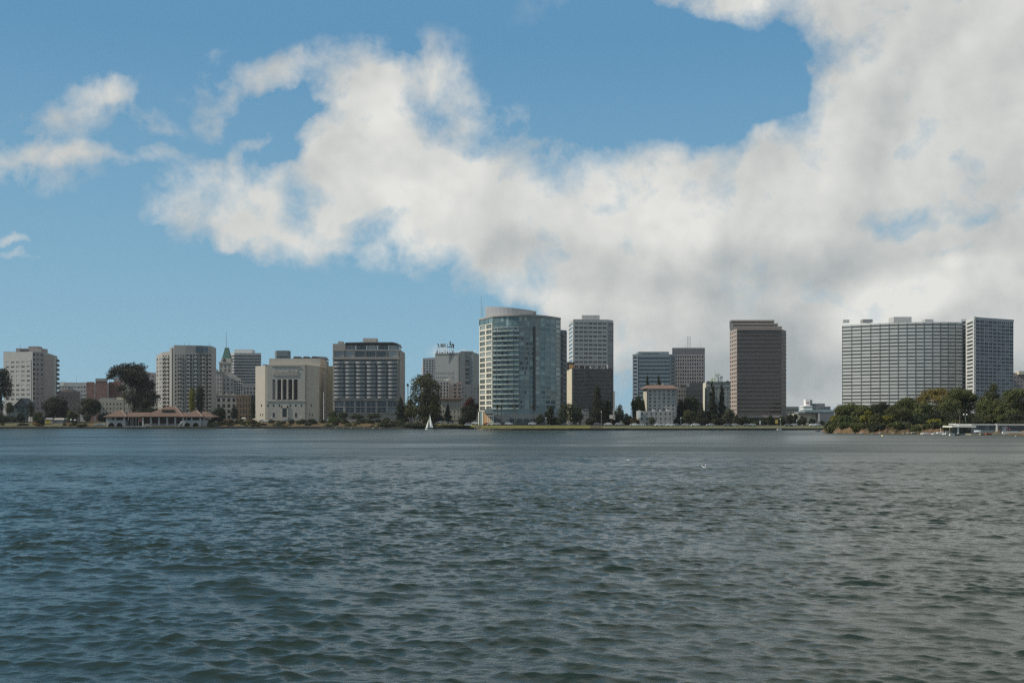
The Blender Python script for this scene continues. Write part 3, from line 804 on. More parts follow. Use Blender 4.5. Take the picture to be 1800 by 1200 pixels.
for p in (457.8, 462, 544.5, 549):
    t = MB(); sg = (c[0], c[1], 449, 466) if p < 469 else (c[2], c[3], 540, 561); Ls = (Vector(sg[1]) - Vector(sg[0])).length; f = (p - sg[2]) / (sg[3] - sg[2]) * Ls
    t.obox(sg[0], sg[1], f - .32, f + .32, -.1, .05, Z(731, 800), Z(726.8, 800)); t.build('window', G_BROWN, b.t)
YS = wall_mat('sunlit_yellow_stone', (.62, .54, .38)); b.block(566, 585, 643.3, 736, 837, 24, YS)  # brightly lit wall piece, its sunlight put into the yellow colour
mb = MB()
for (p, q, r, yy) in ((461, 474, 638, 830), (513, 531, 626.2, 830), (530, 546, 626.2, 832), (545, 575, 626, 834)):
    zb_ = Z(641 if p < 500 else 632, yy); zt_ = Z(r, yy)
    xa, xb = X(p, yy), X(q, yy); m0 = xa + (xb - xa) * .3
    mb.prism([(xa, yy), (xb, yy), (xb, yy + 12), (xa, yy + 12)], zb_, zt_, 0, [zb_ + .4, zt_ - (1.2 if q < 570 else 3.2), zt_ - 1.2, zb_ + .4]) if p < 500 else mb.hexa([(xa, yy, zb_), (xb, yy, zb_), (xb, yy + 10, zb_), (xa, yy + 10, zb_), (xa + 1.6, yy + .5, zt_), (xb - (2 if q < 570 else 9), yy + .5, zt_), (xb - 2, yy + 9.5, zt_), (xa + 1.6, yy + 9.5, zt_)])
mb.build('roof', ROOF, b.t)
b.block(563, 574, 634, 645, 840, 10, GREYW)
t = MB(); t.box(X(494, 797), X(507, 797), 794.5, 798.1, gz(500, 795) - .3, Z(734.5, 797)); t.box(X(495, 797), X(506, 797), 795.8, 798.1, Z(734.5, 797), Z(733.2, 797)); t.build('steps', LIMESTONE, b.t)
b.done()
fp = thing('flagpole', (X(569, 790), 790, gz(569, 790)), 'white flagpole beside the right corner of the temple hall', 'flagpole')
t = MB(); t.tube((X(569, 790), 790, gz(569, 790) - .3), (X(569, 790), 790, Z(690, 790)), .28, .16, 8); t.build('pole', WHITE, fp); t = MB(); t.lathe((X(569, 790), 790, Z(690, 790)), [(.05, 0), (.28, .25), (.05, .5)], 8); t.build('finial', WHITE, fp)

# 10 slab apartment building with scalloped balconies
b = Bd('apartment_building', 'broad grey apartment slab with six columns of white balconies and a beige blank end wall', 'apartment block', 650, 790)
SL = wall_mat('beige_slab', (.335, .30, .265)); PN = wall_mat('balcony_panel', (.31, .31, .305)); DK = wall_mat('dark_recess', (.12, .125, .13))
c = b.body([(585, 790), (703, 790)], 614.5, SL, 38, nat=True)
b.block(585, 607, 604, 616, 790.1, 18, SL); b.block(594, 602, 600, 605, 794, 8, SL); b.block(638, 661.5, 594.2, 606, 800, 10, CREAM)
c0, c1 = c
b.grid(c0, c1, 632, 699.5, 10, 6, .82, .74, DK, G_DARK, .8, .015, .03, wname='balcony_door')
b.grid(c0, c1, 616, 628, 1, 6, .82, .9, SL, G_PALE, .6, .015, .03, wname='penthouse_window')
for py in (629.5, 702): b.cor(c0, c1, py - 2, py + 2, 1.5, SL)
b.grid(c0, c1, 704, 726, 2, 6, .8, .84, SL, G_DARK, .8, .015, .03, split=True, wname='lobby_window')
def scal(P0, P1):
    P0 = Vector(P0); P1 = Vector(P1); L = (P1 - P0).length; W = L * .955; bw = W / 6; zt, zb = Z(632, 790), Z(699.5, 790); fh = (zt - zb) / 10
    mb = MB(); n = 8
    for i in range(n):  # a curved parapet made of short facets
        t0, t1 = i / n, (i + 1) / n
        f = lambda t: -(.45 + .55 * math.sin(math.pi * t))
        mb.hexa([(t0, f(t0), 0), (t1, f(t1), 0), (t1, 0, 0), (t0, 0, 0), (t0, f(t0), .12), (t1, f(t1), .12), (t1, 0, .12), (t0, 0, .12)])
        mb.hexa([(t0, f(t0), .12), (t1, f(t1), .12), (t1, f(t1) + .08, .12), (t0, f(t0) + .08, .12), (t0, f(t0) - .04, 1), (t1, f(t1) - .04, 1), (t1, f(t1) + .05, 1), (t0, f(t0) + .05, 1)])
    me = bpy.data.meshes.new('balcony'); me.from_pydata(mb.v, [], mb.f); me.materials.append(PN)
    for k in range(10):
        for j in range(6):
            o = bpy.data.objects.new('balcony', me); COL.objects.link(o); o.parent = b.t
            q = P0 + Vector((L * .015 + bw * j + bw * .06, -.85)); Lc = b.t.location
            o.location = (q.x - Lc.x, q.y - Lc.y, zt - (k + 1) * fh - .1 - Lc.z); o.scale = (bw * .88, 1.9, 1.45)
    for j in range(7):
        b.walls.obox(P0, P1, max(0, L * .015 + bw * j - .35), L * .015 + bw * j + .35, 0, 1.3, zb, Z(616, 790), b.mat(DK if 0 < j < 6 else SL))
scal(c0, c1)
mb = MB(); yy = 791; zt_ = Z(602, yy); pr = [(607, 0), (640, .3), (690, .3), (699, -.5), (702.5, -1.8)]
for i in range(4):
    (p, dz0), (q, dz1) = pr[i], pr[i + 1]; xa, xb = X(p, yy), X(q, yy)
    mb.hexa([(xa, yy - 1.2, zt_ + dz0 - .8), (xb, yy - 1.2, zt_ + dz1 - .8), (xb, yy + 16, zt_ + dz1 - 1.3), (xa, yy + 16, zt_ + dz0 - 1.3), (xa, yy - 1.2, zt_ + dz0), (xb, yy - 1.2, zt_ + dz1), (xb, yy + 16, zt_ + dz1), (xa, yy + 16, zt_ + dz0)])
mb.build('roof', wall_mat('curved_roof', (.10, .11, .12)), b.t)
for k in range(5):
    p = 608 + k * 19.2; t = MB(); t.box(X(p, 794), X(p + 17.6, 794), 792.5, 793, Z(615, 792), Z(606.5, 792)); t.build('penthouse_window', G_PALE, b.t)
    b.block(p + 17.8, p + 19.0, 605, 616, 791.5, 2, SL)
b.done()

# 11 grid tower and the grey green tower with roof letters
b = Bd('office_tower', 'pale office tower with small square dark windows behind the tall willow like tree', 'office tower', 754, 1100)
OG = wall_mat('grid_grey', (.34, .34, .345))
c = b.body([(741, 1130), (743.5, 1100), (768, 1100)], 629.5, OG, 25, tops=[643, 629.5, 628]); b.grid(c[1], c[2], 632, 704, 16, 5, .55, .55, OG, G_DARK, .3); b.done()
b = Bd('office_tower', 'grey green slab tower with dark roof letters on its left end', 'office tower', 800, 1000)
GG = wall_mat('grey_green_slab', (.27, .285, .28), var=.06, streak=.07); GD = wall_mat('darker_slab', (.20, .205, .205))
c = b.body([(765, 1006), (809, 1000), (832, 1000), (842, 1010)], 620.5, GG, 25, tops=[622, 619, 619, 621])
b.cor(c[0], c[1], 620.3, 623, .3, GD); b.cor(c[1], c[2], 617, 620.5, .4, GD)
b.walls.obox(c[0], c[1], 21, 22.2, 0, .5, 1, Z(620, 1000), b.mat(GD)); b.walls.obox(c[1], c[2], -0.5, 4.5, 0, .6, 1, Z(619, 1000), b.mat(GD)); b.walls.obox(c[1], c[2], 10.6, 11.5, 0, .9, 1, Z(619, 1000), b.mat(GG))
b.grid(c[1], c[2], 624, 700, 10, 1, .9, .55, GD, G_DARK, .5, .38, .3)
b.balc(c[1], c[2], 624, 700, 10, 1, .9, GD, 1.4, 1.0, ml=.38, mr=.3)
b.grid(c[0], c[1], 652, 705, 7, 9, .5, .35, GG, G_BLUE, .12, .03, .25)
mast(b, 821, 611, 619, 1003)
for k in range(7): b.block(767 + k * 4.6, 769.6 + k * 4.6, 616.5 + (k % 3), 622, 1008, 2, WHITE if k in (1, 3) else GREYW)
t = MB(); yy = 1001
for k in range(9): t.tube((X(768.5 + k * 3.6, yy), yy, Z(621.5, yy)), (X(768.5 + k * 3.6, yy), yy, Z(604 + (k % 2), yy)), .12, .1, 4)
for py in (615.5, 610.5): t.tube((X(768, yy), yy, Z(py, yy)), (X(799, yy), yy, Z(py, yy)), .14, .14, 4)
t.build('sign_frame', STEEL, b.t)
SG = plain('sign_letter', (.12, .14, .145), .6)
def strokes(name, lines, yy, mat, w, parent):
    t = MB()
    for (x0, y0_, x1, y1_) in lines:
        a = Vector((X(x0, yy), Z(y0_, yy))); e = Vector((X(x1, yy), Z(y1_, yy))); d = (e - a).normalized() ; n = Vector((-d.y, d.x)) * w * .5
        q = [a - n, e - n, e + n, a + n]; t.hexa([(p.x, yy - .5, p.y) for p in q] + [(p.x, yy - .1, p.y) for p in q])
    return t.build(name, mat, parent)
strokes('letter', [(768.8, 603.2, 770.3, 605), (770.2, 604.5, 771.6, 611), (770.8, 605, 772, 611)], yy, SG, .55, b.t)
strokes('letter', [(774.8, 604, 774.8, 610), (776.4, 604, 776.4, 610), (774.8, 606.8, 776.4, 606.8)], yy, SG, .5, b.t)
strokes('letter', [(777.8, 604, 777.8, 610), (779.6, 604, 779.6, 610), (777.8, 604.4, 779.6, 609.6)], yy, SG, .5, b.t)
strokes('letter', [(781.2, 603.6, 781.2, 610), (782.8, 604, 782.8, 610), (781.2, 607.2, 782.8, 607.2)], yy, SG, .5, b.t)
strokes('letter', [(786.5, 604.6, 786.3, 607.6), (785, 609.4, 790.5, 609.8)], yy, SG, .6, b.t)
strokes('letter', [(791, 600.8, 793.4, 600.8), (791, 600.8, 790.9, 605), (790.9, 605, 794.5, 609), (792.2, 603, 793, 606.5), (790.5, 609.7, 795, 609.7)], yy, SG, .8, b.t)
strokes('letter', [(794.6, 604.5, 797.8, 605.6), (797.6, 605, 797, 611.8), (795.4, 605, 796.6, 608.5), (795.6, 610.5, 797.4, 611.5)], yy, plain('sign_letter_maroon', (.09, .05, .055), .6), .85, b.t)
b.done()
b = Bd('old_tower', 'pale old stepped tower with vertical window bands behind the tall willow like tree', 'tower', 783, 900)
c = b.body([(768, 900), (789, 900), (797, 900)], 668, OR, 14, tops=[668, 668, 664]); b.grid(c[0], c[1], 671, 700, 5, 4, .5, .7, OR, G_DARK, .5); b.block(788, 793, 657, 668, 902, 6, OR); b.block(789.2, 791.8, 652, 658, 903, 4, OR); b.done()
b = Bd('brick_building', 'pinkish brick building with paired windows left of the glass tower', 'building', 804, 890)
PB = wall_mat('pink_brick', (.30, .23, .20)); c = b.body([(796, 890), (812, 890)], 672, PB, 16, tops=[674, 670]); b.grid(c[0], c[1], 674, 700, 4, 2, .55, .5, PB, G_DARK, .3); b.done()
b = Bd('office_building', 'dim grey building filling the gap behind the red leaved tree', 'building', 826, 930)
c = b.body([(811, 930), (843, 930)], 676, GD, 16); b.grid(c[0], c[1], 679, 725, 7, 6, .4, .5, GD, G_PALE, .3); b.done()
b = Bd('villa', 'low beige villa with flat red brown roof edge behind the sailing boat', 'house', 790, 790)
c = b.body([(768, 790), (811, 790)], 702, BE, 14); b.grid(c[0], c[1], 708, 738, 3, 6, .25, .45, BE, G_DARK, .2, .05, .05, split=True)
t = MB(); t.box(X(767, 789), X(812, 789), 788.6, 804.5, Z(703, 789), Z(700.3, 789)); t.build('roof', wall_mat('red_brown_tile', (.17, .10, .075)), b.t); b.done()

# 12 curved glass tower
b = Bd('glass_tower', 'tall curved green glass apartment tower with a slanted metal crown', 'apartment tower', 915, 650)
GT = wall_mat('grey_spandrel', (.25, .29, .29)); CF = wall_mat('cream_frame', (.62, .58, .48)); GS = wall_mat('green_spandrel', (.17, .235, .235), rough=.35, spec=.7)
A1 = arc(867, 653, 940, 649, 4.2, 8); A2 = arc(940, 649, 985, 668, 2.6, 5)
pts = [(843, 673), (867, 653)] + A1[1:] + A2[1:]
c = b.body(pts, 555.5, GS, 26, tops=None)
kk = dict(Yr=650)
b.grid(c[0], c[1], 567, 722, 16, 2, .80, .72, CF, G_BAY, .4, .03, .03, split=True, wname='bay_window', **kk)
b.grid(c[0], c[1], 557, 567, 1, 3, .9, .9, GS, G_GREEN, .3, wname='top_window', **kk)
for i in range(1, 9):
    b.grid(c[i], c[i + 1], 575, 719, 17, 1, 1, .66, GT, G_GREEN, .22, ribbon=True, pier=.16, piermat=GT, wname='window', **kk)
    if i in (1, 2, 3, 4, 5): b.balc(c[i], c[i + 1], 575, 719, 17, 1, 1.0, wall_mat('balcony_glass', (.27, .32, .31), rough=.4), 1.5, .8, **kk)
    b.grid(c[i], c[i + 1], 556.5, 573.5, 2, 2, .9, .9, GS, G_GREEN, .1, wname='top_window', **kk)
for i in range(9, 14):
    b.grid(c[i], c[i + 1], 557, 719, 19, 1, .82, .60, GT if i % 2 else GS, G_GREEN, .18, wname='window', **kk)
b.walls.obox(c[8], c[9], (Vector(c[9]) - Vector(c[8])).length - 1.1, (Vector(c[9]) - Vector(c[8])).length + .2, 0, .7, Z(722, 650), Z(574, 650), b.mat(DARKW))
# dark plates stand in for shaded gaps and recesses on the curved front
rnd = random.Random(11); t = MB()
for f in range(17):
    for i in range(1, 9):
        if rnd.random() < (.75 if i < 3 else .38):
            P0 = Vector(c[i]); L = (Vector(c[i + 1]) - P0).length; fh = (Z(575, 650) - Z(719, 650)) / 17
            a = rnd.uniform(.1, .6) * L; w = rnd.uniform(.5, 1.4); zt = Z(575, 650) - f * fh
            t.obox(c[i], c[i + 1], a, a + w, .05, .16, zt - fh * .8, zt - fh * .2)
o = t.build('recess_shade', DARKW, b.t); o['kind'] = 'stuff'
# roof slab and crown
mb = MB(); ring_ = [(p[0], p[1]) for p in c]; cx = sum(p[0] for p in ring_) / len(ring_); cy = 668
pol = [(cx + (x - cx) * 1.015, cy + (y - cy) * 1.06) for x, y in ring_]; pol += [(pol[-1][0] - 1, 694), (pol[0][0] + 1, 694)]
mb.prism(pol, Z(556.3, 650), Z(553.6, 650)); mb.build('roof', wall_mat('roof_slab', (.33, .30, .27)), b.t)
mb = MB(); pts2 = [(X(853, 664), 664)] + [(X(p, y), y + 5) for p, y in arc(856, 657, 943, 654, 6.5, 12)]
for i in range(len(pts2) - 1):
    (xa, ya), (xb, yb) = pts2[i], pts2[i + 1]
    tz = lambda x: Z(536.5 + (x - X(853, 655)) / (X(943, 655) - X(853, 655)) * 9.5, 655)
    zb0 = Z(554.5, 655)
    mb.hexa([(xa, ya, zb0), (xb, yb, zb0), (xb, yb + .5, zb0), (xa, ya + .5, zb0), (xa, ya - .7, tz(xa)), (xb, yb - .7, tz(xb)), (xb, yb - .2, tz(xb)), (xa, ya - .2, tz(xa))])
mb.box(X(943, 656) - .5, X(943, 656), 656.5, 672, Z(554, 655), Z(546, 655)); mb.build('crown', wall_mat('crown_metal', (.46, .45, .45), .45, .05, .05, .5, .35), b.t)
mast(b, 845.5, 519, 556, 668, .16); mast(b, 848.5, 536, 556, 668, .16)
# recessed foot
b.block(852, 980, 719, 727, 652, 18, GT); b.walls.obox(c[0], c[1], 6, 19, 0, .3, .8, Z(723, 650), b.mat(wall_mat('orange_wall', (.32, .19, .085))))
b.walls.obox(c[0], c[1], 0, 1.0, .1, .9, .8, Z(723, 650), b.mat(CF)); b.walls.obox(c[0], c[1], 7, 8, .35, .9, .8, Z(723, 650), b.mat(CF))
POD = wall_mat('podium_grey', (.17, .19, .195))
b.block(867, 985, 727, 745, 642, 10, POD)
for k in range(9):
    t = MB(); p = 871 + k * 12.4; t.box(X(p, 642), X(p + 8.5, 642), 641.7, 642.3, Z(742, 642), Z(735.5, 642)); t.build('shop_window', G_DARK, b.t)
t = MB()
for k in range(4): t.tube((X(857.5 + k * 3.2, 640), 640.5, 1.2), (X(857.5 + k * 3.2, 640), 640.5, Z(731, 640)), .22, .22, 6)
t.box(X(856, 640), X(868, 640), 639.5, 642, Z(731, 640), Z(729.6, 640)); t.build('entrance_canopy', WHITE, b.t)
b.done()
b = Bd('apartment_building', 'dark grey narrow slab attached behind the right edge of the curved glass tower', 'apartment block', 990, 672)
SG2 = wall_mat('slab_grey', (.20, .20, .20)); c = b.body([(983, 672), (996, 676)], 579.5, SG2, 20); b.grid(c[0], c[1], 582, 722, 17, 2, .5, .5, SG2, G_DARK, .2)
b.balc(c[0], c[1], 582, 722, 17, 1, .5, SG2, 1.2, .9); b.done()

# 13 tall white tower
b = Bd('office_tower', 'tall white office tower with rows of dark windows right of the glass tower', 'office tower', 1040, 1000)
WT = wall_mat('white_precast', (.43, .41, .395)); c = b.body([(1000, 1040), (1008, 1000), (1068.5, 1004), (1078, 1012)], 561, WT, 30)
b.grid(c[0], c[1], 564, 715, 21, 1, .84, .55, wall_mat('white_sunlit_side', (.58, .57, .54)), G_DARK, .3, Yr=1000)  # lighter copy of the tower white, sunlight painted into the left side
b.grid(c[1], c[2], 564.5, 715, 20, 7, .84, .46, WT, G_DARK, .35, .02, .03)
b.grid(c[2], c[3], 566, 718, 22, 1, .8, .6, GREYW, G_DARK, .2, Yr=1004)
b.block(1023, 1054, 554, 562, 1006, 16, wall_mat('roof_box', (.42, .41, .39))); b.done()
b = Bd('office_building', 'sliver of a white building right behind the foot of the tall white tower', 'building', 1079, 1100)
c = b.body([(1073, 1100), (1081, 1100)], 687, WHITE, 16); b.done()
# 14 dark apartment block
b = Bd('apartment_building', 'dark brown apartment block with a cream side wall in front of the tall white tower', 'apartment block', 1035, 720)
DB = wall_mat('dark_brown_wall', (.13, .115, .105)); LT = wall_mat('thin_slab_edge', (.38, .36, .34))
c = b.body([(994.5, 745), (1003.5, 720), (1077, 722)], 648, DB, 22)
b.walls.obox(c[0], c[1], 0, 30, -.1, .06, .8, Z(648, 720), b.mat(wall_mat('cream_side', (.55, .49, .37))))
b.grid(c[1], c[2], 648, 716, 10, 1, 1, .6, DB, G_BROWN, .3, .01, .01, ribbon=True, pier=.5, wname='window_band')
b.walls.obox(c[1], c[2], 0, 1.4, .1, 1.7, .8, Z(648, 720), b.mat(wall_mat('tan_pier', (.30, .27, .23))))
zt_, zb_ = Z(648, 720), Z(716, 720)
for k in range(11): b.walls.obox(c[1], c[2], 0, 9, .1, 1.5, zt_ - k * (zt_ - zb_) / 10 - .12, zt_ - k * (zt_ - zb_) / 10 + .12, b.mat(LT)); b.walls.obox(c[1], c[2], 9, 26, .1, .9, zt_ - k * (zt_ - zb_) / 10 - .1, zt_ - k * (zt_ - zb_) / 10 + .08, b.mat(GREYW))
for k in range(10): b.walls.obox(c[1], c[2], .1, .9, .3, 1.6, zt_ - (k + 1) * (zt_ - zb_) / 10, zt_ - (k + 1) * (zt_ - zb_) / 10 + 1, b.mat(WHITE))
b.block(997, 1010, 636, 649, 730, 8, DARKW); b.block(1001, 1007.5, 641, 646.5, 728, 2, wall_mat('orange_plant', (.60, .35, .15))); b.block(1008.5, 1012, 641.5, 646.5, 728, 2, wall_mat('pink_plant', (.6, .42, .36)))
b.block(1010, 1038, 642, 649, 728, 10, DARKW); b.block(1062, 1076, 645, 650, 728, 8, DB)
rnd = random.Random(2)
for k in range(12): p = 1012 + k * 5; b.block(p, p + 2, 640 + rnd.random() * 5, 649, 725 + rnd.random() * 2, 1.5, rnd.choice([GREYW, DARKW, WHITE]))
b.done()
b = Bd('pale_building', 'narrow pale grey two storey building between dark trees by the lake', 'building', 1029, 640)
PG = wall_mat('pale_grey_wall', (.30, .29, .27)); c = b.body([(1022, 640), (1035, 640)], 718.5, PG, 10); b.grid(c[0], c[1], 724, 742, 2, 2, .3, .4, PG, G_DARK, .1); b.cor(c[0], c[1], 718, 719.3, .3, PG); b.done()

# 15 blue grey banded tower, 16 tan grid tower
b = Bd('office_tower', 'blue grey office tower with horizontal ribbon windows and light corner piers', 'office tower', 1150, 950)
BB = wall_mat('blue_grey_band', (.22, .26, .28)); BP = wall_mat('pale_pier', (.42, .45, .48))
c = b.body([(1112, 950), (1121, 950), (1178, 950), (1186, 956)], 622.5, BB, 28)
b.grid(c[0], c[1], 625, 715, 14, 1, .72, .5, BP, G_DARK, .5, Yr=950); b.grid(c[1], c[2], 626, 715, 13, 1, 1, .5, BB, G_BLUE, .35, ribbon=True, ml=.02, mr=.02, wname='window_band')
b.grid(c[2], c[3], 626, 715, 14, 1, .7, .5, BB, G_DARK, .4, Yr=950); b.block(1122, 1176, 618, 626, 951, 20, BB); b.block(1130, 1158, 621.5, 624, 950.2, 2, G_DARK); b.done()
b = Bd('office_tower', 'tan grey tower with a grid of small square windows and lattice mast', 'office tower', 1212, 1000)
TG = wall_mat('tan_grid', (.36, .325, .31)); HD = wall_mat('dark_header', (.19, .18, .185))
c = b.body([(1181.5, 1000), (1239, 1000)], 611, TG, 28); b.grid(c[0], c[1], 624, 706, 13, 12, .58, .58, TG, G_DARK, .45, .085, .04)
b.cor(c[0], c[1], 611.5, 613, .3, TG); b.cor(c[0], c[1], 613, 621, .2, HD)
t = MB(); yy = 1010
for s in (-1.3, 1.3):
    for k in range(5):
        t.tube((X(1211, yy) + s, yy, Z(611 - 4 * k, yy)), (X(1211, yy) + s, yy, Z(607 - 4 * k, yy)), .13, .13, 4); t.tube((X(1211, yy) + s, yy, Z(611 - 4 * k, yy)), (X(1211, yy) - s, yy, Z(607 - 4 * k, yy)), .09, .09, 4)
t.build('lattice_mast', STEEL, b.t); mast(b, 1232, 598, 611, 1010, .1); mast(b, 1206, 606, 611, 1010, .12); b.done()
# 17 dark block
b = Bd('office_building', 'dark grey low rise between the red roofed hotel and the old apartment house', 'building', 1214, 745)
c = b.body([(1188, 752), (1206, 746), (1235, 745)], 680, DARKW, 18, tops=[682, 680, 672.5]); b.grid(c[0], c[1], 684, 735, 7, 4, .5, .5, DARKW, G_BROWN, .2); b.grid(c[1], c[2], 684, 735, 7, 6, .6, .5, DARKW, G_BROWN, .2)
b.block(1196, 1206, 677, 684, 750, 8, DARKW); b.block(1212, 1234, 672.5, 682, 747, 10, wall_mat('dark_grey_box', (.10, .10, .10))); b.done()
# 18 hotel with red roof
b = Bd('hotel', 'white grey hotel with red tile roof and low annex by the lake', 'hotel', 1160, 660)
HW = wall_mat('hotel_stucco', (.345, .335, .315)); c = b.body([(1131, 672), (1136.5, 660), (1190, 660)], 683, HW, 18)
b.grid(c[1], c[2], 684, 722, 6, 6, .45, .55, HW, G_DARK, .3, .04, .05, split=True); b.grid(c[1], c[2], 722, 741, 3, 6, .45, .55, HW, G_DARK, .3, .04, .05)
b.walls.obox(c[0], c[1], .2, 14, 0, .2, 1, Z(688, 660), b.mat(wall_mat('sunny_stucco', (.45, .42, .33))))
for k in range(8): b.cor(c[1], c[2], 683.2 + k * .01, 685.2, .8 if k == 0 else .5, HW) if k == 0 else None
RT = wall_mat('red_tile', (.185, .12, .095), var=.2)
t = MB(); x0, x1 = X(1131, 660), X(1192, 660); z0, z1 = Z(683, 660), Z(676.5, 660)
t.hexa([(x0, 658, z0), (x1, 658, z0), (x1, 680, z0), (x0, 680, z0), (x0 + 3, 662, z1), (x1 - 3, 662, z1), (x1 - 3, 676, z1), (x0 + 3, 676, z1)]); t.build('roof', RT, b.t)
b.block(1152, 1158, 674.5, 679, 664, 4, RT); b.block(1164, 1167, 674, 679, 664, 2, HW)
c = b.chain([(1122, 646), (1184, 646)]); b.walls.prism([(c[0][0], 646), (c[1][0], 646), (c[1][0], 658), (c[0][0], 658)], .8, Z(722, 646), b.mat(HW))
b.grid(c[0], c[1], 723, 749, 3, 7, .35, .45, HW, G_DARK, .2, .04, .03, Yr=646, split=True)
b.block(1121.5, 1126, 721, 734.5, 645, .6, wall_mat('bright_white', (.8, .8, .76))); rnd = random.Random(5)
for p in (1147, 1150, 1160, 1172, 1175): b.block(p, p + 1.8, 719.6, 722.5, 647, 1.5, WHITE)
b.done()
# 19 old apartment house with sign
b = Bd('apartment_building', 'old grey apartment house with a roof sign seen from behind and sunlit left wall', 'apartment block', 1262, 760)
OA = wall_mat('old_grey_green', (.25, .255, .235)); c = b.body([(1236, 790), (1241.5, 760), (1284, 760)], 671, OA, 20, tops=[672, 671, 671])
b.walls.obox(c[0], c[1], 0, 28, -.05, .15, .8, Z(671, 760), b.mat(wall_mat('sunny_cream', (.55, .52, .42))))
b.grid(c[1], c[2], 680, 742, 8, 6, .38, .5, OA, G_DARK, .25, .04, .03, split=True); b.cor(c[1], c[2], 678, 679.4, .5, wall_mat('light_course', (.36, .35, .33))); b.cor(c[1], c[2], 670.5, 672, .4, OA)
for p, q, r in ((1243, 1248, 669), (1275, 1283, 668.6)):
    t = MB(); yy = 759.6; zz = Z(671.5, yy); xa, xb = X(p, yy), X(q, yy); t.hexa([(xa, yy, zz), (xb, yy, zz), (xb, yy + 4, zz), (xa, yy + 4, zz), ((xa + xb) / 2 - .4, yy, Z(r, yy)), ((xa + xb) / 2 + .4, yy, Z(r, yy)), ((xa + xb) / 2 + .4, yy + 4, Z(r, yy)), ((xa + xb) / 2 - .4, yy + 4, Z(r, yy))]); t.build('gable', OA, b.t)
yy = 764; GNS = plain('sign_back', (.30, .30, .28)); LM = plain('lime_panel', (.62, .66, .45))
strokes('sign_letter', [(1259, 659.5, 1261, 657.5), (1261, 657.5, 1264, 658), (1264, 658, 1265.5, 659.3), (1259.5, 660, 1261, 661.8), (1261, 661.8, 1264, 660.8)], yy, GNS, .5, b.t)
strokes('sign_letter', [(1261, 663, 1262.5, 665.5), (1262, 665, 1269, 662), (1266, 664, 1269, 662), (1269.3, 660.8, 1269.3, 665), (1266, 665, 1269, 665)], yy, GNS, .5, b.t)
strokes('sign_letter', [(1261.5, 667, 1261.8, 671), (1263, 666.8, 1269.5, 666.8), (1263, 670, 1269, 670), (1263, 667, 1263, 670)], yy, GNS, .5, b.t)
t = MB(); t.box(X(1256.2, yy), X(1257.6, yy), yy, yy + .3, Z(671.5, yy), Z(656.5, yy)); t.box(X(1248.5, yy), X(1252, yy), yy, yy + .3, Z(671.5, yy), Z(665.5, yy)); t.box(X(1254, yy), X(1257, yy), yy - .3, yy, Z(671.5, yy), Z(664, yy)); t.build('sign_panel', LM, b.t)
t = MB()
for p in (1259, 1263, 1267, 1270): t.tube((X(p, yy), yy + .6, Z(671.5, yy)), (X(p, yy), yy + .6, Z(659, yy)), .12, .12, 4)
t.tube((X(1257, yy), yy, Z(656.5, yy)), (X(1257, yy), yy, Z(652, yy)), .2, .1, 4); t.build('sign_frame', STEEL, b.t); b.done()

# 20 brown banded tower
b = Bd('office_tower', 'brown office tower with stepped slanting top and pinkish sunlit left side', 'office tower', 1335, 820)
BR = wall_mat('brown_band', (.108, .090, .080), rough=.45, spec=.5, var=.05, streak=.03); BRL = wall_mat('pink_trim_sunlit_side', (.37, .305, .265))  # pink carries the left side's sunlight in its colour, also used for trim bands
c = b.body([(1283.5, 846), (1296, 820), (1373, 820), (1381.5, 828)], 578, BR, 26, tops=[578, 578, 578, 580])
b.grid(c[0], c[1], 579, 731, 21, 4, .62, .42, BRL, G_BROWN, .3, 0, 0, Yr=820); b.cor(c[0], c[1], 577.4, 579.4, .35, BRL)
b.grid(c[1], c[2], 580, 727, 21, 1, 1, .46, BR, G_BROWN, .3, ribbon=True, wname='window_band')
b.grid(c[2], c[3], 580, 727, 21, 1, 1, .46, BR, G_BROWN, .3, ribbon=True, wname='window_band'); b.cor(c[2], c[3], 579, 727, .35, BR) if False else None
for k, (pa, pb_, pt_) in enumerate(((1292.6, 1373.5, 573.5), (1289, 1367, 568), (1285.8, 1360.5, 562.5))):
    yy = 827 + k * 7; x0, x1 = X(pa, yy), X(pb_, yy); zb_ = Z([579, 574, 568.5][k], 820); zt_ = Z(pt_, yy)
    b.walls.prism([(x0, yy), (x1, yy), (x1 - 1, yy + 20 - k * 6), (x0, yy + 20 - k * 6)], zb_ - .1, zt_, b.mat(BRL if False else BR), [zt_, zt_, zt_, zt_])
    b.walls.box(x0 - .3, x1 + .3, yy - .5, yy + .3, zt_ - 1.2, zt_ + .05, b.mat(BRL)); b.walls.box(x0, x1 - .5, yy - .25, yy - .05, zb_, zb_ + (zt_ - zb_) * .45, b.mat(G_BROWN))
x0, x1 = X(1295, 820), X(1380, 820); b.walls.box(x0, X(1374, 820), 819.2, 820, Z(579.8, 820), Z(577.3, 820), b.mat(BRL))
b.block(1297, 1376, 729.5, 734, 812, 10, wall_mat('pale_podium', (.36, .31, .28))); b.block(1299, 1374, 734, 746, 816, 6, wall_mat('brown_podium', (.13, .10, .09))); b.done()
b = Bd('low_building', 'low dull grey green block right of the brown tower foot', 'building', 1392, 900)
c = b.body([(1379, 900), (1404, 900)], 714.5, wall_mat('grey_green_low', (.20, .22, .215)), 14); b.grid(c[0], c[1], 716, 736, 2, 1, .9, .35, wall_mat('grey_green_low', ()), G_DARK, .2, ribbon=True, wname='window_band'); b.done()
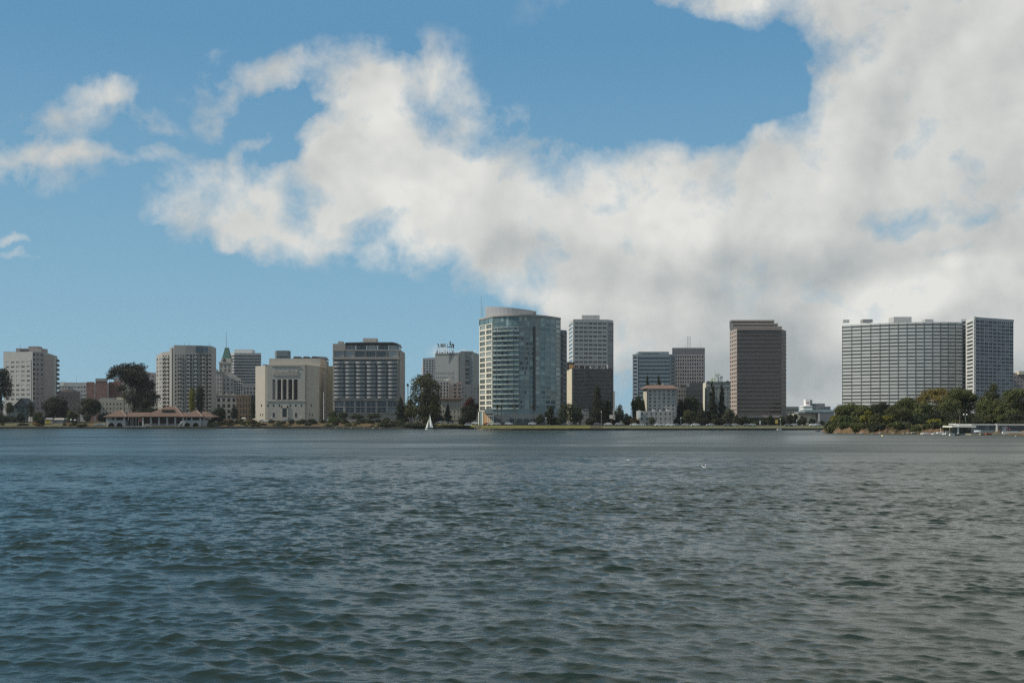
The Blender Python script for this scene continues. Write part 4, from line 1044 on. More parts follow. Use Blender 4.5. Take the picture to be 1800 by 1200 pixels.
# 21 white building with red mark
b = Bd('low_building', 'white stepped building with a red logo on its stair tower and teal roofs', 'building', 1430, 760)
WB = wall_mat('bright_white', ()); TL = wall_mat('teal_roof', (.28, .36, .36)); GB = wall_mat('grey_block', (.19, .195, .205))
b.block(1416, 1424, 701.5, 713, 770, 5, WB); b.block(1424, 1428, 702.5, 712, 772, 4, wall_mat('dull_white', (.3, .3, .28)))  # right part of the stair tower is a darker white
b.block(1412.5, 1428, 713, 715, 765, 8, WB); b.block(1413.5, 1428, 715, 717, 766, 7, GREYW); b.block(1412.5, 1428, 717, 720, 765, 8, WB)
b.block(1428, 1450, 709, 714, 772, 8, GB); b.block(1428, 1460, 714, 720, 770, 10, GB); b.block(1415, 1464, 720, 724, 764, 14, TL); b.block(1404, 1466, 723.5, 727, 765, 12, GB)
t = MB(); x0, x1 = X(1417.3, 770), X(1422.3, 770); t.box(x0, x1, 769.7, 769.95, Z(708.9, 770), Z(707.5, 770)); t.box(x0 + .2, x0 + .9, 769.7, 769.95, Z(707.5, 770), Z(707.0, 770)); t.box(x1 - .9, x1 - .1, 769.7, 769.95, Z(707.5, 770), Z(706.9, 770)); t.build('logo', plain('logo_red', (.35, .04, .05)), b.t)
b.block(1395, 1441, 727, 746, 768, 14, wall_mat('sunny_cream', ())); b.block(1441, 1466, 726, 746, 760, 14, GB)
for k in range(5): b.block(1430 + k * 6, 1433.5 + k * 6, 715.5, 718.5, 769.9, .3, G_DARK)
mast(b, 1420, 698, 702, 772); b.done()

# 22 wide curved tower and its neighbour
b = Bd('office_tower', 'very wide curved white and grey office slab with thin vertical ribs on the right', 'office tower', 1585, 1000)
KW = wall_mat('white_aggregate_panel', (.50, .51, .49), var=.05, streak=.05); KR = wall_mat('rib_dark', (.12, .13, .125)); KG = glass_mat('slab_glass', (.06, .066, .066), (.22, .23, .225), .55); 
pts = arc(1480.5, 1026, 1692, 996, 14, 14); c = b.body(pts, 567, KW, 30)
for i in range(14):
    b.grid(c[i], c[i + 1], 568.5, 716, 24, 1, 1, .47, KW, KG, .3, ribbon=True, pier=.75, piermat=KR, Yr=1000)
b.block(1571, 1602.5, 556.8, 566, 1034, 14, wall_mat('roof_box', ())); b.block(1517, 1534, 561, 566.5, 1036, 8, GREYW); b.block(1626, 1641, 561, 566.5, 1034, 8, wall_mat('roof_box', ()))
for k in range(6): b.block(1482 + k * 2, 1483.4 + k * 2, 561.5, 567, 1036, 3, WHITE)
b.done()
b = Bd('office_tower', 'square grey tower with white frame grid and dark windows at the right', 'office tower', 1740, 965)
OF = wall_mat('white_grid_shaded', (.30, .315, .335)); OL = wall_mat('white_grid_light', (.60, .60, .57))  # one frame in two tones: front painted shaded, left side painted sunlit
c = b.body([(1699, 990), (1713, 960), (1781, 985)], 557.5, OF, 22, tops=[561, 557.3, 562.5])
b.grid(c[0], c[1], 562, 715, 23, 1, .8, .55, OL, G_DARK, .6, Yr=960); b.cor(c[0], c[1], 558, 562, .6, OL, Yr=960)
zt0 = None
# the front face: nine bays of paired windows
P0, P1 = Vector(c[1]), Vector(c[2])
b.grid(P0, P1, 563.5, 715, 24, 9, .86, .64, OF, G_DARK, .6, .01, .01, Yr=970); b.cor(P0, P1, 559.2, 564, .65, OF, Yr=970)
d = (P1 - P0).normalized(); L = (P1 - P0).length
for k in range(9): b.walls.obox(P0, P1, L * (.01 + .98 * (k + .5) / 9) - .12, L * (.01 + .98 * (k + .5) / 9) + .12, .1, .4, 10, Z(565, 970), b.mat(KR))
b.done()
b = Bd('office_building', 'narrow white service tower squeezed between the curved slab and the grid tower', 'tower', 1694, 1005)
c = b.body([(1689.5, 1003), (1698.5, 1003)], 561, OL, 14); b.grid(c[0], c[1], 564, 715, 23, 1, .75, .58, OL, G_DARK, .5); b.done()
b = Bd('office_building', 'taupe tower at the right edge of the picture behind the trees', 'building', 1795, 1060)
c = b.body([(1781, 1060), (1822, 1060)], 655, CONC2, 20); b.grid(c[0], c[1], 660, 716, 8, 7, .55, .45, CONC2, G_DARK, .3); b.block(1791, 1812, 652, 658, 1056, 8, wall_mat('sunny_cream', ())); b.done()
# ---------------------------------------------------------------- lake boathouse on the left
def arch_wall(mb, x0, x1, y, th, zb, zt, arches, mi=0):
    """wall with round arched openings; arches: (centre x, half width, spring z)"""
    xs = {x0, x1}
    for c, h, sp in arches:
        for k in range(13): xs.add(c - h * math.cos(math.pi * k / 12))
    xs = sorted(xs)
    for a, b_ in zip(xs, xs[1:]):
        m_ = (a + b_) / 2; lo = [zb, zb]
        for c, h, sp in arches:
            if c - h < m_ < c + h:
                lo = [sp + math.sqrt(max(0, h * h - (a - c) ** 2)), sp + math.sqrt(max(0, h * h - (b_ - c) ** 2))]
        mb.hexa([(a, y, lo[0]), (b_, y, lo[1]), (b_, y + th, lo[1]), (a, y + th, lo[0]), (a, y, zt), (b_, y, zt), (b_, y + th, zt), (a, y + th, zt)], mi)
def hip(mb, x0, x1, y0, y1, ze, zr, r0, r1, mi=0, ym=None):
    """hipped roof: eaves rectangle, ridge from r0 to r1"""
    ym = ym or (y0 + y1) / 2
    A, B_, C, D = (x0, y0, ze), (x1, y0, ze), (x1, y1, ze), (x0, y1, ze); R0, R1 = (r0, ym, zr), (r1, ym, zr)
    mb.face([A, B_, R1, R0], mi); mb.face([B_, C, R1], mi); mb.face([C, D, R0, R1], mi); mb.face([D, A, R0], mi)
    mb.box(x0, x1, y0, y1, ze - .3, ze - .002, mi)
BW = wall_mat('boathouse_stucco', (.37, .365, .35), var=.14, streak=.2); BRF = wall_mat('boathouse_tile', (.135, .085, .062), var=.2)
YB = 743.0
bh = thing('boathouse', (X(275, YB), YB, .3), 'long lakeside boathouse with brown tiled roofs, columns and four round arches', 'boathouse')
for (p0, p1, cs, ps) in ((186.5, 219.5, (195.5, 210), (186.5, 201.3, 216.5)), (320.5, 353, (329, 344), (320.5, 335.3, 350.5))):
    t = MB(); x0, x1 = X(p0, YB), X(p1, YB)
    arch_wall(t, x0, x1, YB, .7, -.3, Z(738.3, YB), [(X(q, YB), 5.3 / F * YB, Z(748, YB)) for q in cs])
    for s in (x0, x1 - .7): t.box(s, s + .7, YB + .7, YB + 12, -.3, Z(738.3, YB))
    t.build('arcade', BW, bh)
    t = MB(); t.box(x0 + .8, x1 - .8, YB + 8, YB + 8.5, 0, Z(732, YB)); t.build('back_wall', DARKW, bh)  # dark wall colour stands in for the shade inside the arcade
    for q in ps:
        t = MB(); t.box(X(q, YB), X(q + 2.8, YB), YB, YB + .9, Z(738.3, YB), Z(732.4, YB)); t.build('column', BW, bh)
    t = MB(); t.box(x0, x1, YB, YB + 12, Z(733, YB), Z(732.2, YB)); t.build('eaves', BRF, bh)
    t = MB(); hip(t, x0 - 1.6, x1 + 1.6, YB - 1.4, YB + 16, Z(732, YB), Z(720.8, YB), X((p0 + p1) / 2 + 1, YB) - .3, X((p0 + p1) / 2 + 4, YB)); t.build('roof', BRF, bh)
    # hip ridge highlight painted in as a paler bar along the tiles
    t = MB(); t.tube((X((p0 + p1) / 2 + 4, YB), YB + 7.3, Z(720.8, YB) + .1), (x1 + 1.6, YB - 1.4, Z(732, YB) + .1), .22, .22, 5); t.build('ridge_highlight', wall_mat('ridge_highlight_tile', (.36, .27, .21)), bh)
t = MB(); x0, x1 = X(219, YB), X(321, YB)
hip(t, x0 - 2, x1 + 2, YB + 1.5, YB + 20, Z(732, YB), Z(724.3, YB), x0, x1 - .5)
hip(t, X(247, YB), X(322, YB), YB + .8, YB + 21, Z(731.6, YB), Z(714, YB), X(284, YB), X(299, YB)); t.build('roof', BRF, bh)
t = MB(); t.tube((X(299, YB), YB + 11, Z(714, YB) + .1), (X(322, YB), YB + .8, Z(731.6, YB) + .1), .2, .2, 5); t.build('ridge_highlight', wall_mat('ridge_highlight_tile', ()), bh)
t = MB(); t.box(X(281, YB), X(299.5, YB), YB + 4.5, YB + 9, Z(724.5, YB), Z(720.5, YB)); t.build('dormer', DARKW, bh)
t = MB(); t.box(X(280, YB), X(300.5, YB), YB + 4.0, YB + 9.5, Z(720.5, YB), Z(719.6, YB)); t.build('dormer_roof', BRF, bh)
for q in (248, 262.2, 276.4, 290.8, 305):
    t = MB(); t.box(X(q, YB), X(q + 2.6, YB), YB + 2, YB + 2.9, .3, Z(732.2, YB)); t.build('column', BW, bh)
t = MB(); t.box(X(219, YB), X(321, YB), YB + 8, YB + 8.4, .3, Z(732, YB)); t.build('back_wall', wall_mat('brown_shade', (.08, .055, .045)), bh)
t = MB(); t.box(X(249, YB), X(321, YB), YB + 2.2, YB + 2.7, .3, Z(744.5, YB)); t.build('low_wall', wall_mat('boat_low_wall', (.22, .21, .19)), bh)
t = MB(); t.box(X(222, YB), X(259, YB), YB - 3, YB + 3, Z(750, YB), Z(748.8, YB)); [t.tube((X(p, YB), YB - 2.5, -.6), (X(p, YB), YB - 2.5, Z(749.5, YB)), .15, .15, 6) for p in (224, 233, 242, 250, 257)]; t.build('dock', wall_mat('pale_dock', (.40, .39, .36)), bh)
for q in (226, 229.5, 235, 239.5):
    t = MB(); t.box(X(q, YB), X(q + 1, YB), YB + 4, YB + 4.5, .3, Z(733, YB)); t.build('post', BW, bh)
t = MB(); t.box(X(241, YB), X(247.5, YB), YB + 3, YB + 3.3, Z(741, YB), Z(734.5, YB)); t.build('notice_board', wall_mat('rust_board', (.23, .09, .06)), bh)
t = MB(); t.box(X(353, YB), X(362, YB), YB + 2, YB + 10, -.2, Z(737.5, YB)); t.hexa([(X(353, YB), YB + 2.2, -.2), (X(359, YB), YB + 2.2, -.2), (X(359, YB), YB + 9, -.2), (X(353, YB), YB + 9, -.2), (X(353, YB), YB + 2.2, .3), (X(354, YB), YB + 2.2, .3), (X(354, YB), YB + 9, .3), (X(353, YB), YB + 9, .3)]); t.build('side_wing', BW, bh)
t = MB(); hip(t, X(352, YB), X(375, YB), YB + 3, YB + 18, Z(732.6, YB), Z(722.5, YB), X(348, YB), X(355, YB)); t.build('roof', BRF, bh)
fp = thing('flagpole', (X(320, 752), 752, 1.2), 'grey pole rising behind the boathouse roof valley', 'flagpole')
t = MB(); t.tube((X(320, 757), 757, 1), (X(320, 757), 757, Z(706, 757)), .3, .2, 8); t.build('pole', STEEL, fp); t = MB(); t.lathe((X(320, 757), 757, Z(706, 757)), [(.05, 0), (.35, .3), (.05, .6)], 8); t.build('finial', STEEL, fp)

# ---------------------------------------------------------------- boats
def hull(mb, c, L, W, H, ang, mi=0, fre=.0):
    """open clinker shape: sections from stern to bow"""
    n = 8; ca, sa = math.cos(ang), math.sin(ang); secs = []
    for i in range(n + 1):
        t = i / n; w = W / 2 * (1 - max(0, (t - .45) / .55) ** 2.2) * (.82 + .18 * min(1, t * 3)); w = max(w, .03); sh = H * (1 + .35 * max(0, t - .5))
        pr = []
        for (u, v_) in ((-1, 1), (-.86, .45), (-.4, .05), (.4, .05), (.86, .45), (1, 1)):
            lx = (t - .5) * L; ly = u * w; z = c[2] - H * .35 + sh * v_
            pr.append((c[0] + lx * ca - ly * sa, c[1] + lx * sa + ly * ca, z))
        secs.append(pr)
    for i in range(n):
        for k in range(5): mb.face([secs[i][k], secs[i][k + 1], secs[i + 1][k + 1], secs[i + 1][k]], mi)
        mb.face([secs[i][0], secs[i + 1][0], secs[i + 1][5], secs[i][5]], mi)
    mb.face(secs[0][::-1], mi)
WHP = plain('white_gelcoat', (.78, .78, .75), .35); DKP = plain('dark_hull', (.06, .06, .065), .4)
def sail_face(mb, pts, thick=.05, belly=.35):
    a, b_, c_ = [Vector(p) for p in pts]; N = 6; g = {}
    for i in range(N + 1):
        for j in range(N + 1 - i):
            u, v_ = i / N, j / N; w = 1 - u - v_; p = a * w + b_ * u + c_ * v_
            p = p + Vector((0, -belly * 27 * u * v_ * w if True else 0, 0)); g[i, j] = p
    for s in (0, thick):
        for i in range(N):
            for j in range(N - i):
                q = [g[i, j], g[i + 1, j], g[i, j + 1]]; mb.face([(p.x, p.y + s, p.z) for p in (q if s else q[::-1])])
                if i + j < N - 1:
                    q = [g[i + 1, j], g[i + 1, j + 1], g[i, j + 1]]; mb.face([(p.x, p.y + s, p.z) for p in (q if s else q[::-1])])
YS_ = 600
sb = thing('sailing_boat', (X(755, YS_), YS_, 0), 'small dinghy with two white sails under way near the far shore', 'sailing boat')
t = MB(); hull(t, (X(754.5, YS_), YS_, .2), 4.3, 1.5, .75, math.pi + .1); t.build('hull', WHP, sb, True)
t = MB(); t.tube((X(754.6, YS_), YS_, .3), (X(755, YS_), YS_, Z(727.5, YS_)), .06, .04, 6); t.build('mast', STEEL, sb)
t = MB(); t.tube((X(754.8, YS_), YS_, 1.3), (X(762, YS_), YS_ - .6, 1.35), .05, .04, 6); t.build('boom', STEEL, sb)
SAIL = plain('sail_cloth', (.80, .79, .75), .8)
t = MB(); sail_face(t, [(X(755.3, YS_), YS_, Z(728, YS_)), (X(761.6, YS_), YS_ - .7, Z(750.8, YS_)), (X(755, YS_), YS_ - .05, Z(751, YS_))]); t.build('mainsail', SAIL, sb, True)
t = MB(); sail_face(t, [(X(754, YS_), YS_, Z(735, YS_)), (X(752.8, YS_), YS_ - .5, Z(751.2, YS_)), (X(748.2, YS_), YS_ - .1, Z(752.6, YS_))], belly=.2); o = t.build('jib', SAIL, sb, True)
t = MB(); t.tube((X(754.4, YS_), YS_ + .02, Z(733.5, YS_)), (X(748, YS_), YS_, Z(753, YS_)), .09, .09, 5); t.build('green_luff', plain('lime_edge', (.35, .42, .10)), sb)
def sea(px, py): Y = CAMZ * F / (py - HY); return X(px, Y), Y
def boat(name, label, px, py, L, W, H, ang, mat, seats=True, cat='boat', group=None):
    x, y = sea(px, py); o = thing(name, (x, y, 0), label, cat, group)
    t = MB(); hull(t, (x, y, .15), L, W, H, ang); t.build('hull', mat, o, True)
    ca, sa = math.cos(ang), math.sin(ang)
    if seats:
        t = MB(); t.box(x - .35, x + .35, y - W * .3, y + W * .3, .15 + H * .72, .15 + H * .85); t.build('cockpit', DKP, o)
    return o
boat('rowing_boat', 'small white bowed boat floating just off the dock by the right boathouse', 1673.5, 765.4, 2.0, .9, .6, .3, WHP)
boat('rowing_boat', 'low dark boat beside the white one off the right dock', 1681.5, 765.0, 2.7, 1.0, .45, .1, DKP)
boat('rowing_boat', 'white boat drifting in front of the brown tower', 1370, 755.9, 2.4, 1.1, .75, .2, WHP)
boat('rowing_boat', 'tiny dark boat near the tip of the wooded spit', 1438, 758.6, 2.2, .9, .35, .1, DKP)
# boats on the dock beside the left boathouse
for k, (px, py, L, a, lab, mt) in enumerate(((176, 744.8, 6.5, .1, 'white sloping boat hull on the bank left of the boathouse', WHP), (168, 746.8, 3.2, .2, 'cream small boat on the bank left of the white hull', CREAM), (171, 749.4, 3.6, .0, 'pale flat boat low at the waterline left of the boathouse', wall_mat('pale_dock', ())))):
    Yb = 748; o = thing('rowing_boat', (X(px, Yb), Yb, .9), lab, 'boat'); t = MB(); hull(t, (X(px, Yb), Yb, Z(py + 1, Yb)), L, 1.7, 1.0, a); t.build('hull', mt, o, True)
    t = MB(); t.box(X(px, Yb) - L * .3, X(px, Yb) + L * .3, Yb - .5, Yb + .5, .6, Z(py + 2, Yb)); t.build('trestle', DARKW, o)
o = thing('rowing_boat', (X(317, 741), 741, .5), 'white boat tipped up against the right arcade of the left boathouse', 'boat')
t = MB(); hull(t, (0, 0, 0), 3.9, 1.5, .9, 0); R_ = Matrix.Rotation(-.95, 3, 'Y'); t.v = [tuple(R_ @ Vector(v) + Vector((X(317.3, 741), 741, Z(745, 741)))) for v in t.v]; t.build('hull', WHP, o, True)

# buoys, birds
def buoy(px, py, r, mat, label):
    x, y = sea(px, py); o = thing('buoy', (x, y, 0), label, 'buoy')
    t = MB(); t.lathe((x, y, -.1), [(.1, -.2), (r * .8, 0), (r, r * .6), (r * .8, r * 1.3), (.08, r * 1.6)], 14); t.build('float', mat, o, True)
    t = MB(); t.tube((x, y, r * 1.2), (x, y, r * 2.2), .05, .05, 6); t.build('handle', STEEL, o)
buoy(1551, 766.6, .34, plain('yellow_plastic', (.75, .68, .25), .4), 'yellow round buoy floating off the wooded spit')
buoy(1785, 766.5, .16, WHP, 'tiny white buoy off the right boathouse'); buoy(1433, 838, .05, WHP, 'tiny white float on open water right of the gulls')
def gull(px, py, label, up, ang):
    x, y = sea(px, py); me_w = plain('gull_white', (.85, .85, .83), .8); gr = plain('gull_grey', (.35, .36, .38), .8)
    R_ = Matrix.Rotation(ang, 3, 'Z'); o_ = Vector((x, y, .17))
    t = MB()
    prof = [(-.24, .012, .05), (-.17, .045, .04), (-.08, .075, .05), (.02, .085, .06), (.10, .07, .08), (.15, .05, .12), (.18, .042, .16), (.22, .04, .175), (.25, .022, .17), (.29, .007, .16)]
    n = 10; i0 = 0
    for (lx, r, z) in prof:
        for k in range(n):
            a = 2 * math.pi * k / n; v_ = R_ @ Vector((lx, r * math.cos(a), z + r * math.sin(a) * .9)); t.v.append(tuple(v_ + o_))
    for q in range(len(prof) - 1):
        for k in range(n): j = (k + 1) % n; t.f.append((q * n + k, q * n + j, q * n + n + j, q * n + n + k)); t.mi.append(0)
    t.f.append(tuple(range(n - 1, -1, -1))); t.mi.append(0)
    b_ = t.build('gull', me_w, None, True); b_.name = 'gull'; tag(b_, label, 'bird', 'gulls on the open water'); b_.location = (0, 0, 0)
    for s in (-1, 1):
        t = MB()
        if up: pts = [(.10, .06, .09), (.08, .16, .30), (-.02, .22, .46), (-.12, .16, .32), (-.10, .06, .10)]
        else: pts = [(.10, .075, .08), (.0, .095, .10), (-.15, .07, .08), (-.30, .03, .07), (-.10, .06, .045)]
        q = [tuple(R_ @ Vector((a, b2 * s, c)) + o_) for a, b2, c in pts]; q2 = [tuple(R_ @ Vector((a, b2 * s * .8, c - .015)) + o_) for a, b2, c in pts]
        t.face(q); t.face(q2[::-1])
        for k in range(5): t.face([q[k], q[(k + 1) % 5], q2[(k + 1) % 5], q2[k]])
        t.build('wing', gr, b_)
    t = MB(); a = R_ @ Vector((.28, 0, .165)) + o_; e = R_ @ Vector((.34, 0, .15)) + o_; t.tube(a, e, .012, .004, 6); t.build('beak', plain('beak_yellow', (.6, .4, .06)), b_)
gull(1103.5, 812.5, 'white gull sitting on the open water, the farther and left one', False, .3); bpy.data.objects['gull'].scale = (1, 1, 1); gull(1238, 825, 'white gull with raised wings on the open water, the nearer one', True, 2.6)

# ---------------------------------------------------------------- people, built as one skinned body each
def person(px, Y, z, label, cloth, legs=(.03, .035, .06), facing=0, group=None, stride=.12):
    x = X(px, Y); J = [(0, 0, .92), (0, 0, 1.12), (0, 0, 1.38), (0, 0, 1.5), (0, .02, 1.62), (0, .02, 1.72)]
    R_ = [.13, .13, .15, .055, .085, .06]; E = [(i, i + 1) for i in range(5)]
    for s in (-1, 1):
        b0 = len(J); J += [(s * .10, 0, .86), (s * .11, stride * s * .6, .47), (s * .11, stride * s - .02, .08), (s * .12, stride * s - .16, .04)]; R_ += [.09, .06, .045, .035]; E += [(0, b0), (b0, b0 + 1), (b0 + 1, b0 + 2), (b0 + 2, b0 + 3)]
        b1 = len(J); J += [(s * .19, 0, 1.40), (s * .25, -.03, 1.12), (s * .24, -.14, .90), (s * .23, -.20, .82)]; R_ += [.055, .042, .032, .03]; E += [(2, b1), (b1, b1 + 1), (b1 + 1, b1 + 2), (b1 + 2, b1 + 3)]
    me = bpy.data.meshes.new('person'); me.from_pydata(J, E, []); me.update()
    o = bpy.data.objects.new('person', me); COL.objects.link(o)
    md = o.modifiers.new('skin', 'SKIN'); 
    if not me.skin_vertices: me.attributes.new
    bm = bmesh.new(); bm.from_mesh(me); ly = bm.verts.layers.skin.verify()
    for i, v_ in enumerate(bm.verts): v_[ly].radius = (R_[i], R_[i] * .8); v_[ly].use_root = (i == 0)
    bm.to_mesh(me); bm.free()
    sd = o.modifiers.new('sub', 'SUBSURF'); sd.levels = sd.render_levels = 1
    m, B, bs = new_mat('clothes'); tc = B.n('ShaderNodeTexCoord'); sp = B.n('ShaderNodeSeparateXYZ'); B.put(sp.inputs[0], tc.outputs['Object'])
    f1 = B.m('GREATER_THAN', sp.outputs[2], .92); f2 = B.m('GREATER_THAN', sp.outputs[2], 1.50)
    B.put(bs.inputs['Base Color'], B.mix(f2, B.mix(f1, legs + (1,), cloth + (1,)), (.35, .20, .13, 1))); bs.inputs['Roughness'].default_value = .8
    me.materials.append(m); o.location = (x, Y, z); o.rotation_euler = (0, 0, facing); tag(o, label, 'person', group)
    t = MB(); t.lathe((0, 0, 0), [(.085, -.04), (.105, .03), (.09, .09), (.03, .13)], 10); h = t.build('hair', plain('dark_hair', (.03, .02, .015)), None, True); h.parent = o; h.location = (0, .03, 1.66)
    return o
person(1016, 615, gz(1016, 615), 'person in a white top standing on the lakeside lawn below the dark round tree', (.8, .8, .78), facing=.4)
person(1301, 600, gz(1301, 600), 'person in white walking on the far shore in front of the brown tower', (.8, .8, .78), facing=1.2)
person(1410, 604, gz(1410, 604), 'person in a white shirt on the far shore below the white stepped building', (.75, .75, .72), facing=2.0)
person(936, 592, gz(936, 592), 'small figure in dark clothes at the lake wall below the curved glass tower', (.05, .04, .04), facing=1.5)
person(1769, 397, .75, 'person in a red top standing left on the right dock', (.35, .04, .04), facing=.5)
person(1774.5, 398, .75, 'person in a dark red top standing right on the right dock', (.25, .05, .05), facing=2.5)
person(1757.5, 393.5, .45, 'person in brown sitting low at the dock edge near the white pillar', (.22, .08, .05), facing=2.5)

# ---------------------------------------------------------------- cars
TYRE = plain('tyre_rubber', (.02, .02, .02)); CARG = plain('car_glass', (.03, .035, .04), .1, .7)
PAINT = {'white': (.75, .75, .73), 'silver': (.42, .43, .44), 'dark': (.03, .03, .035), 'grey': (.16, .17, .18), 'red': (.28, .03, .03), 'blue': (.05, .08, .18), 'cream': (.6, .56, .42)}
def car(px, Y, z, col, label, van=False, flip=False, group='cars parked along the shore road', yaw=0):
    o = thing('parked_car', (0, 0, 0), label, 'van' if van else 'car', group)
    m = plain('paint_' + col, PAINT[col], .3, .6)
    pr = [(-2.15, .35), (-2.2, .75), (-1.9, .95), (-1.05, 1.0), (-.55, 1.0), (1.2, 1.02), (2.05, .92), (2.15, .6), (2.1, .35)]
    ca = [(-1.15, 1.0), (-.45, 1.42), (.9, 1.45), (1.75, 1.02)]
    if van: pr = [(-2.4, .4), (-2.45, .9), (-2.1, 1.1), (-1.6, 1.15), (2.3, 1.15), (2.4, .9), (2.4, .4)]; ca = [(-1.75, 1.15), (-1.15, 1.95), (2.2, 2.0), (2.35, 1.15)]
    def ext(t, P, w0, w1, mi=0, zc=None):
        n = len(P); i = len(t.v)
        for s in (-1, 1):
            for (a, b_) in P: t.v.append((a, s * (w0 if b_ < 1.1 else w1), b_))
        t.f.append(tuple(i + k for k in range(n))); t.mi.append(mi); t.f.append(tuple(i + n + k for k in range(n - 1, -1, -1))); t.mi.append(mi)
        for k in range(n): j = (k + 1) % n; t.f.append((i + k, i + n + k, i + n + j, i + j)); t.mi.append(mi)
    t = MB(); ext(t, pr, .87, .87); ext(t, ca, .82, .66)
    t.build('body', m, o)
    t = MB(); k_ = .94; cz = 1.2 if not van else 1.5
    wn = [(ca[0][0] + .25, ca[0][1] + .06), (ca[1][0] + .08, ca[1][1] - .1), (ca[2][0] - .1, ca[2][1] - .1), (ca[3][0] - .3, ca[3][1] + .06)]
    ext(t, wn, .835, .69); t.build('side_window', CARG, o)
    for (wx, wy) in ((-1.35, -.8), (1.35, -.8), (-1.35, .8), (1.35, .8)):
        t = MB(); t.tube((wx, wy - .1, .33), (wx, wy + .1, .33), .33, .33, 12); t.build('wheel', TYRE, o)
    t = MB(); t.box(-2.23, -2.15, -.7, -.4, .62, .78); t.build('headlight', WHP, o); t = MB(); t.box(-2.23, -2.15, .4, .7, .62, .78); t.build('headlight', WHP, o)
    o.location = (X(px, Y), Y, z); o.rotation_euler = (0, 0, (math.pi if flip else 0) + yaw)
    return o
def cars():
    L = [
     (823, 700, 'white', 1, 'white van on the road just left of the curved glass tower'), (835.5, 700, 'white', 0, 'white car between the white van and the cream foot of the glass tower'),
     (856, 628, 'red', 0, 'dark red car at the orange entrance wall of the glass tower'), (863.5, 627, 'cream', 0, 'cream car below the white entrance canopy of the glass tower'),
     (873, 627, 'silver', 0, 'silver car right of the entrance canopy, beside the cream one'), (894, 628, 'white', 0, 'white car before the middle of the glass tower podium'),
     (935.5, 628, 'white', 0, 'white car near the right end of the glass tower podium'), (955, 630, 'dark', 0, 'dark car under the small tree right of the glass tower podium'),
     (1000, 628, 'grey', 0, 'grey car in the shade of the dark round tree'), (1050, 622, 'grey', 0, 'grey car below the tall dark conifer'),
     (1069, 620, 'white', 0, 'white car beside the square sign post'), (1088, 622, 'silver', 0, 'silver car at the low wall right of the square sign post'),
     (1114.5, 612, 'white', 0, 'white car left of the hotel annex, leftmost of the row before it'), (1128.5, 611, 'silver', 0, 'pale silver car at the left corner of the hotel annex'),
     (1151, 612, 'grey', 0, 'grey car before the door of the hotel annex'), (1158, 610, 'white', 0, 'white car before the middle of the hotel annex'),
     (1169, 612, 'silver', 0, 'silver car before the right half of the hotel annex'), (1178.5, 610, 'white', 0, 'bright white car before the right corner of the hotel annex'),
     (1187.5, 612, 'grey', 0, 'grey car just past the right corner of the hotel annex'), (1206, 612, 'silver', 0, 'silver car before the olive tree right of the hotel'),
     (1222, 611, 'white', 0, 'white car left of a dark one in front of the dark low rise'), (1229.5, 612, 'dark', 0, 'dark car in front of the dark low rise'),
     (1249, 612, 'silver', 0, 'silver car at the foot of the left conifer'), (1279, 611, 'grey', 0, 'grey car before the pale green willow'), (1291, 612, 'silver', 0, 'silver car at the left corner of the brown tower'),
     (1314, 612, 'grey', 0, 'grey car before the broad dark bush at the brown tower'), (1322, 612, 'silver', 0, 'silver car right of the grey one at the brown tower'),
     (1386.5, 613, 'grey', 0, 'grey car right of the brown tower foot'), (1394.5, 614, 'silver', 0, 'silver car before the low grey green block'), (1429.5, 614, 'white', 0, 'bright white car before the sunny cream wall'), (1436, 618, 'silver', 0, 'silver car close to the tip of the wooded spit'),
     (43, 772, 'dark', 0, 'dark car parked below the small gabled house'),
     (399, 775, 'silver', 0, 'silver car before the pale four storey building'), (428.5, 772, 'white', 1, 'white van before the tan building'), (447, 772, 'cream', 0, 'cream car left of the temple hall'),
     (466, 770, 'white', 0, 'white car before the left wing of the temple hall'), (461, 780, 'grey', 0, 'grey car behind the white one at the temple hall'), (504.5, 778, 'grey', 0, 'grey car before the temple hall door'), (535, 778, 'dark', 0, 'dark car before the right side of the temple hall'),
     (553, 784, 'silver', 0, 'silver car near the white flagpole'),
     (660, 772, 'grey', 0, 'grey car in the garden of the broad slab'), (722, 748, 'silver', 0, 'silver car between the dark conifer and the tall willow like tree'),
     (773, 742, 'white', 0, 'white car left of the low beige villa'), (792, 744, 'grey', 0, 'grey car before the low beige villa')]
    for k, (px, Y, col, van, lab) in enumerate(L): car(px, Y, gz(px, Y) + (.11 if 850 < px < 1450 else .08), col, lab, bool(van), flip=bool(k % 2), yaw=random.Random(k).uniform(-.12, .12))
cars()
car(1792.5, 452, penz(1792, 452) + .02, 'white', 'white van parked under the trees above the right boathouse', True, group=None)

# street furniture
def lamp_post(px, Y, z, pt, label, heads=1, mat=None, group='lamp posts along the shore'):
    o = thing('lamp_post', (X(px, Y), Y, z), label, 'lamp post', group); zt = Z(pt, Y)
    t = MB(); t.tube((X(px, Y), Y, z - .2), (X(px, Y), Y, zt), .13, .08, 7); t.build('pole', STEEL, o)
    for s in ([0] if heads == 1 else [-1, 1]):
        t = MB()
        if s: t.tube((X(px, Y), Y, zt - .2), (X(px, Y) + s * .55, Y, zt), .05, .05, 5)
        t.lathe((X(px, Y) + s * .6, Y, zt - .1), [(.08, -.1), (.28, .1), (.3, .35), (.1, .55)], 10); t.build('lamp_globe', mat or plain('globe_white', (.7, .7, .66), .3), o, True)
lamp_post(1697, 432, penz(1697, 432), 729, 'two headed lamp post behind the right boathouse canopy', 2)
lamp_post(1372, 612, gz(1372, 612), 737, 'round headed lamp post right of the yellow sign', 1); lamp_post(1400.5, 612, gz(1400, 612), 739.5, 'round headed lamp post before the sunny cream wall', 1)
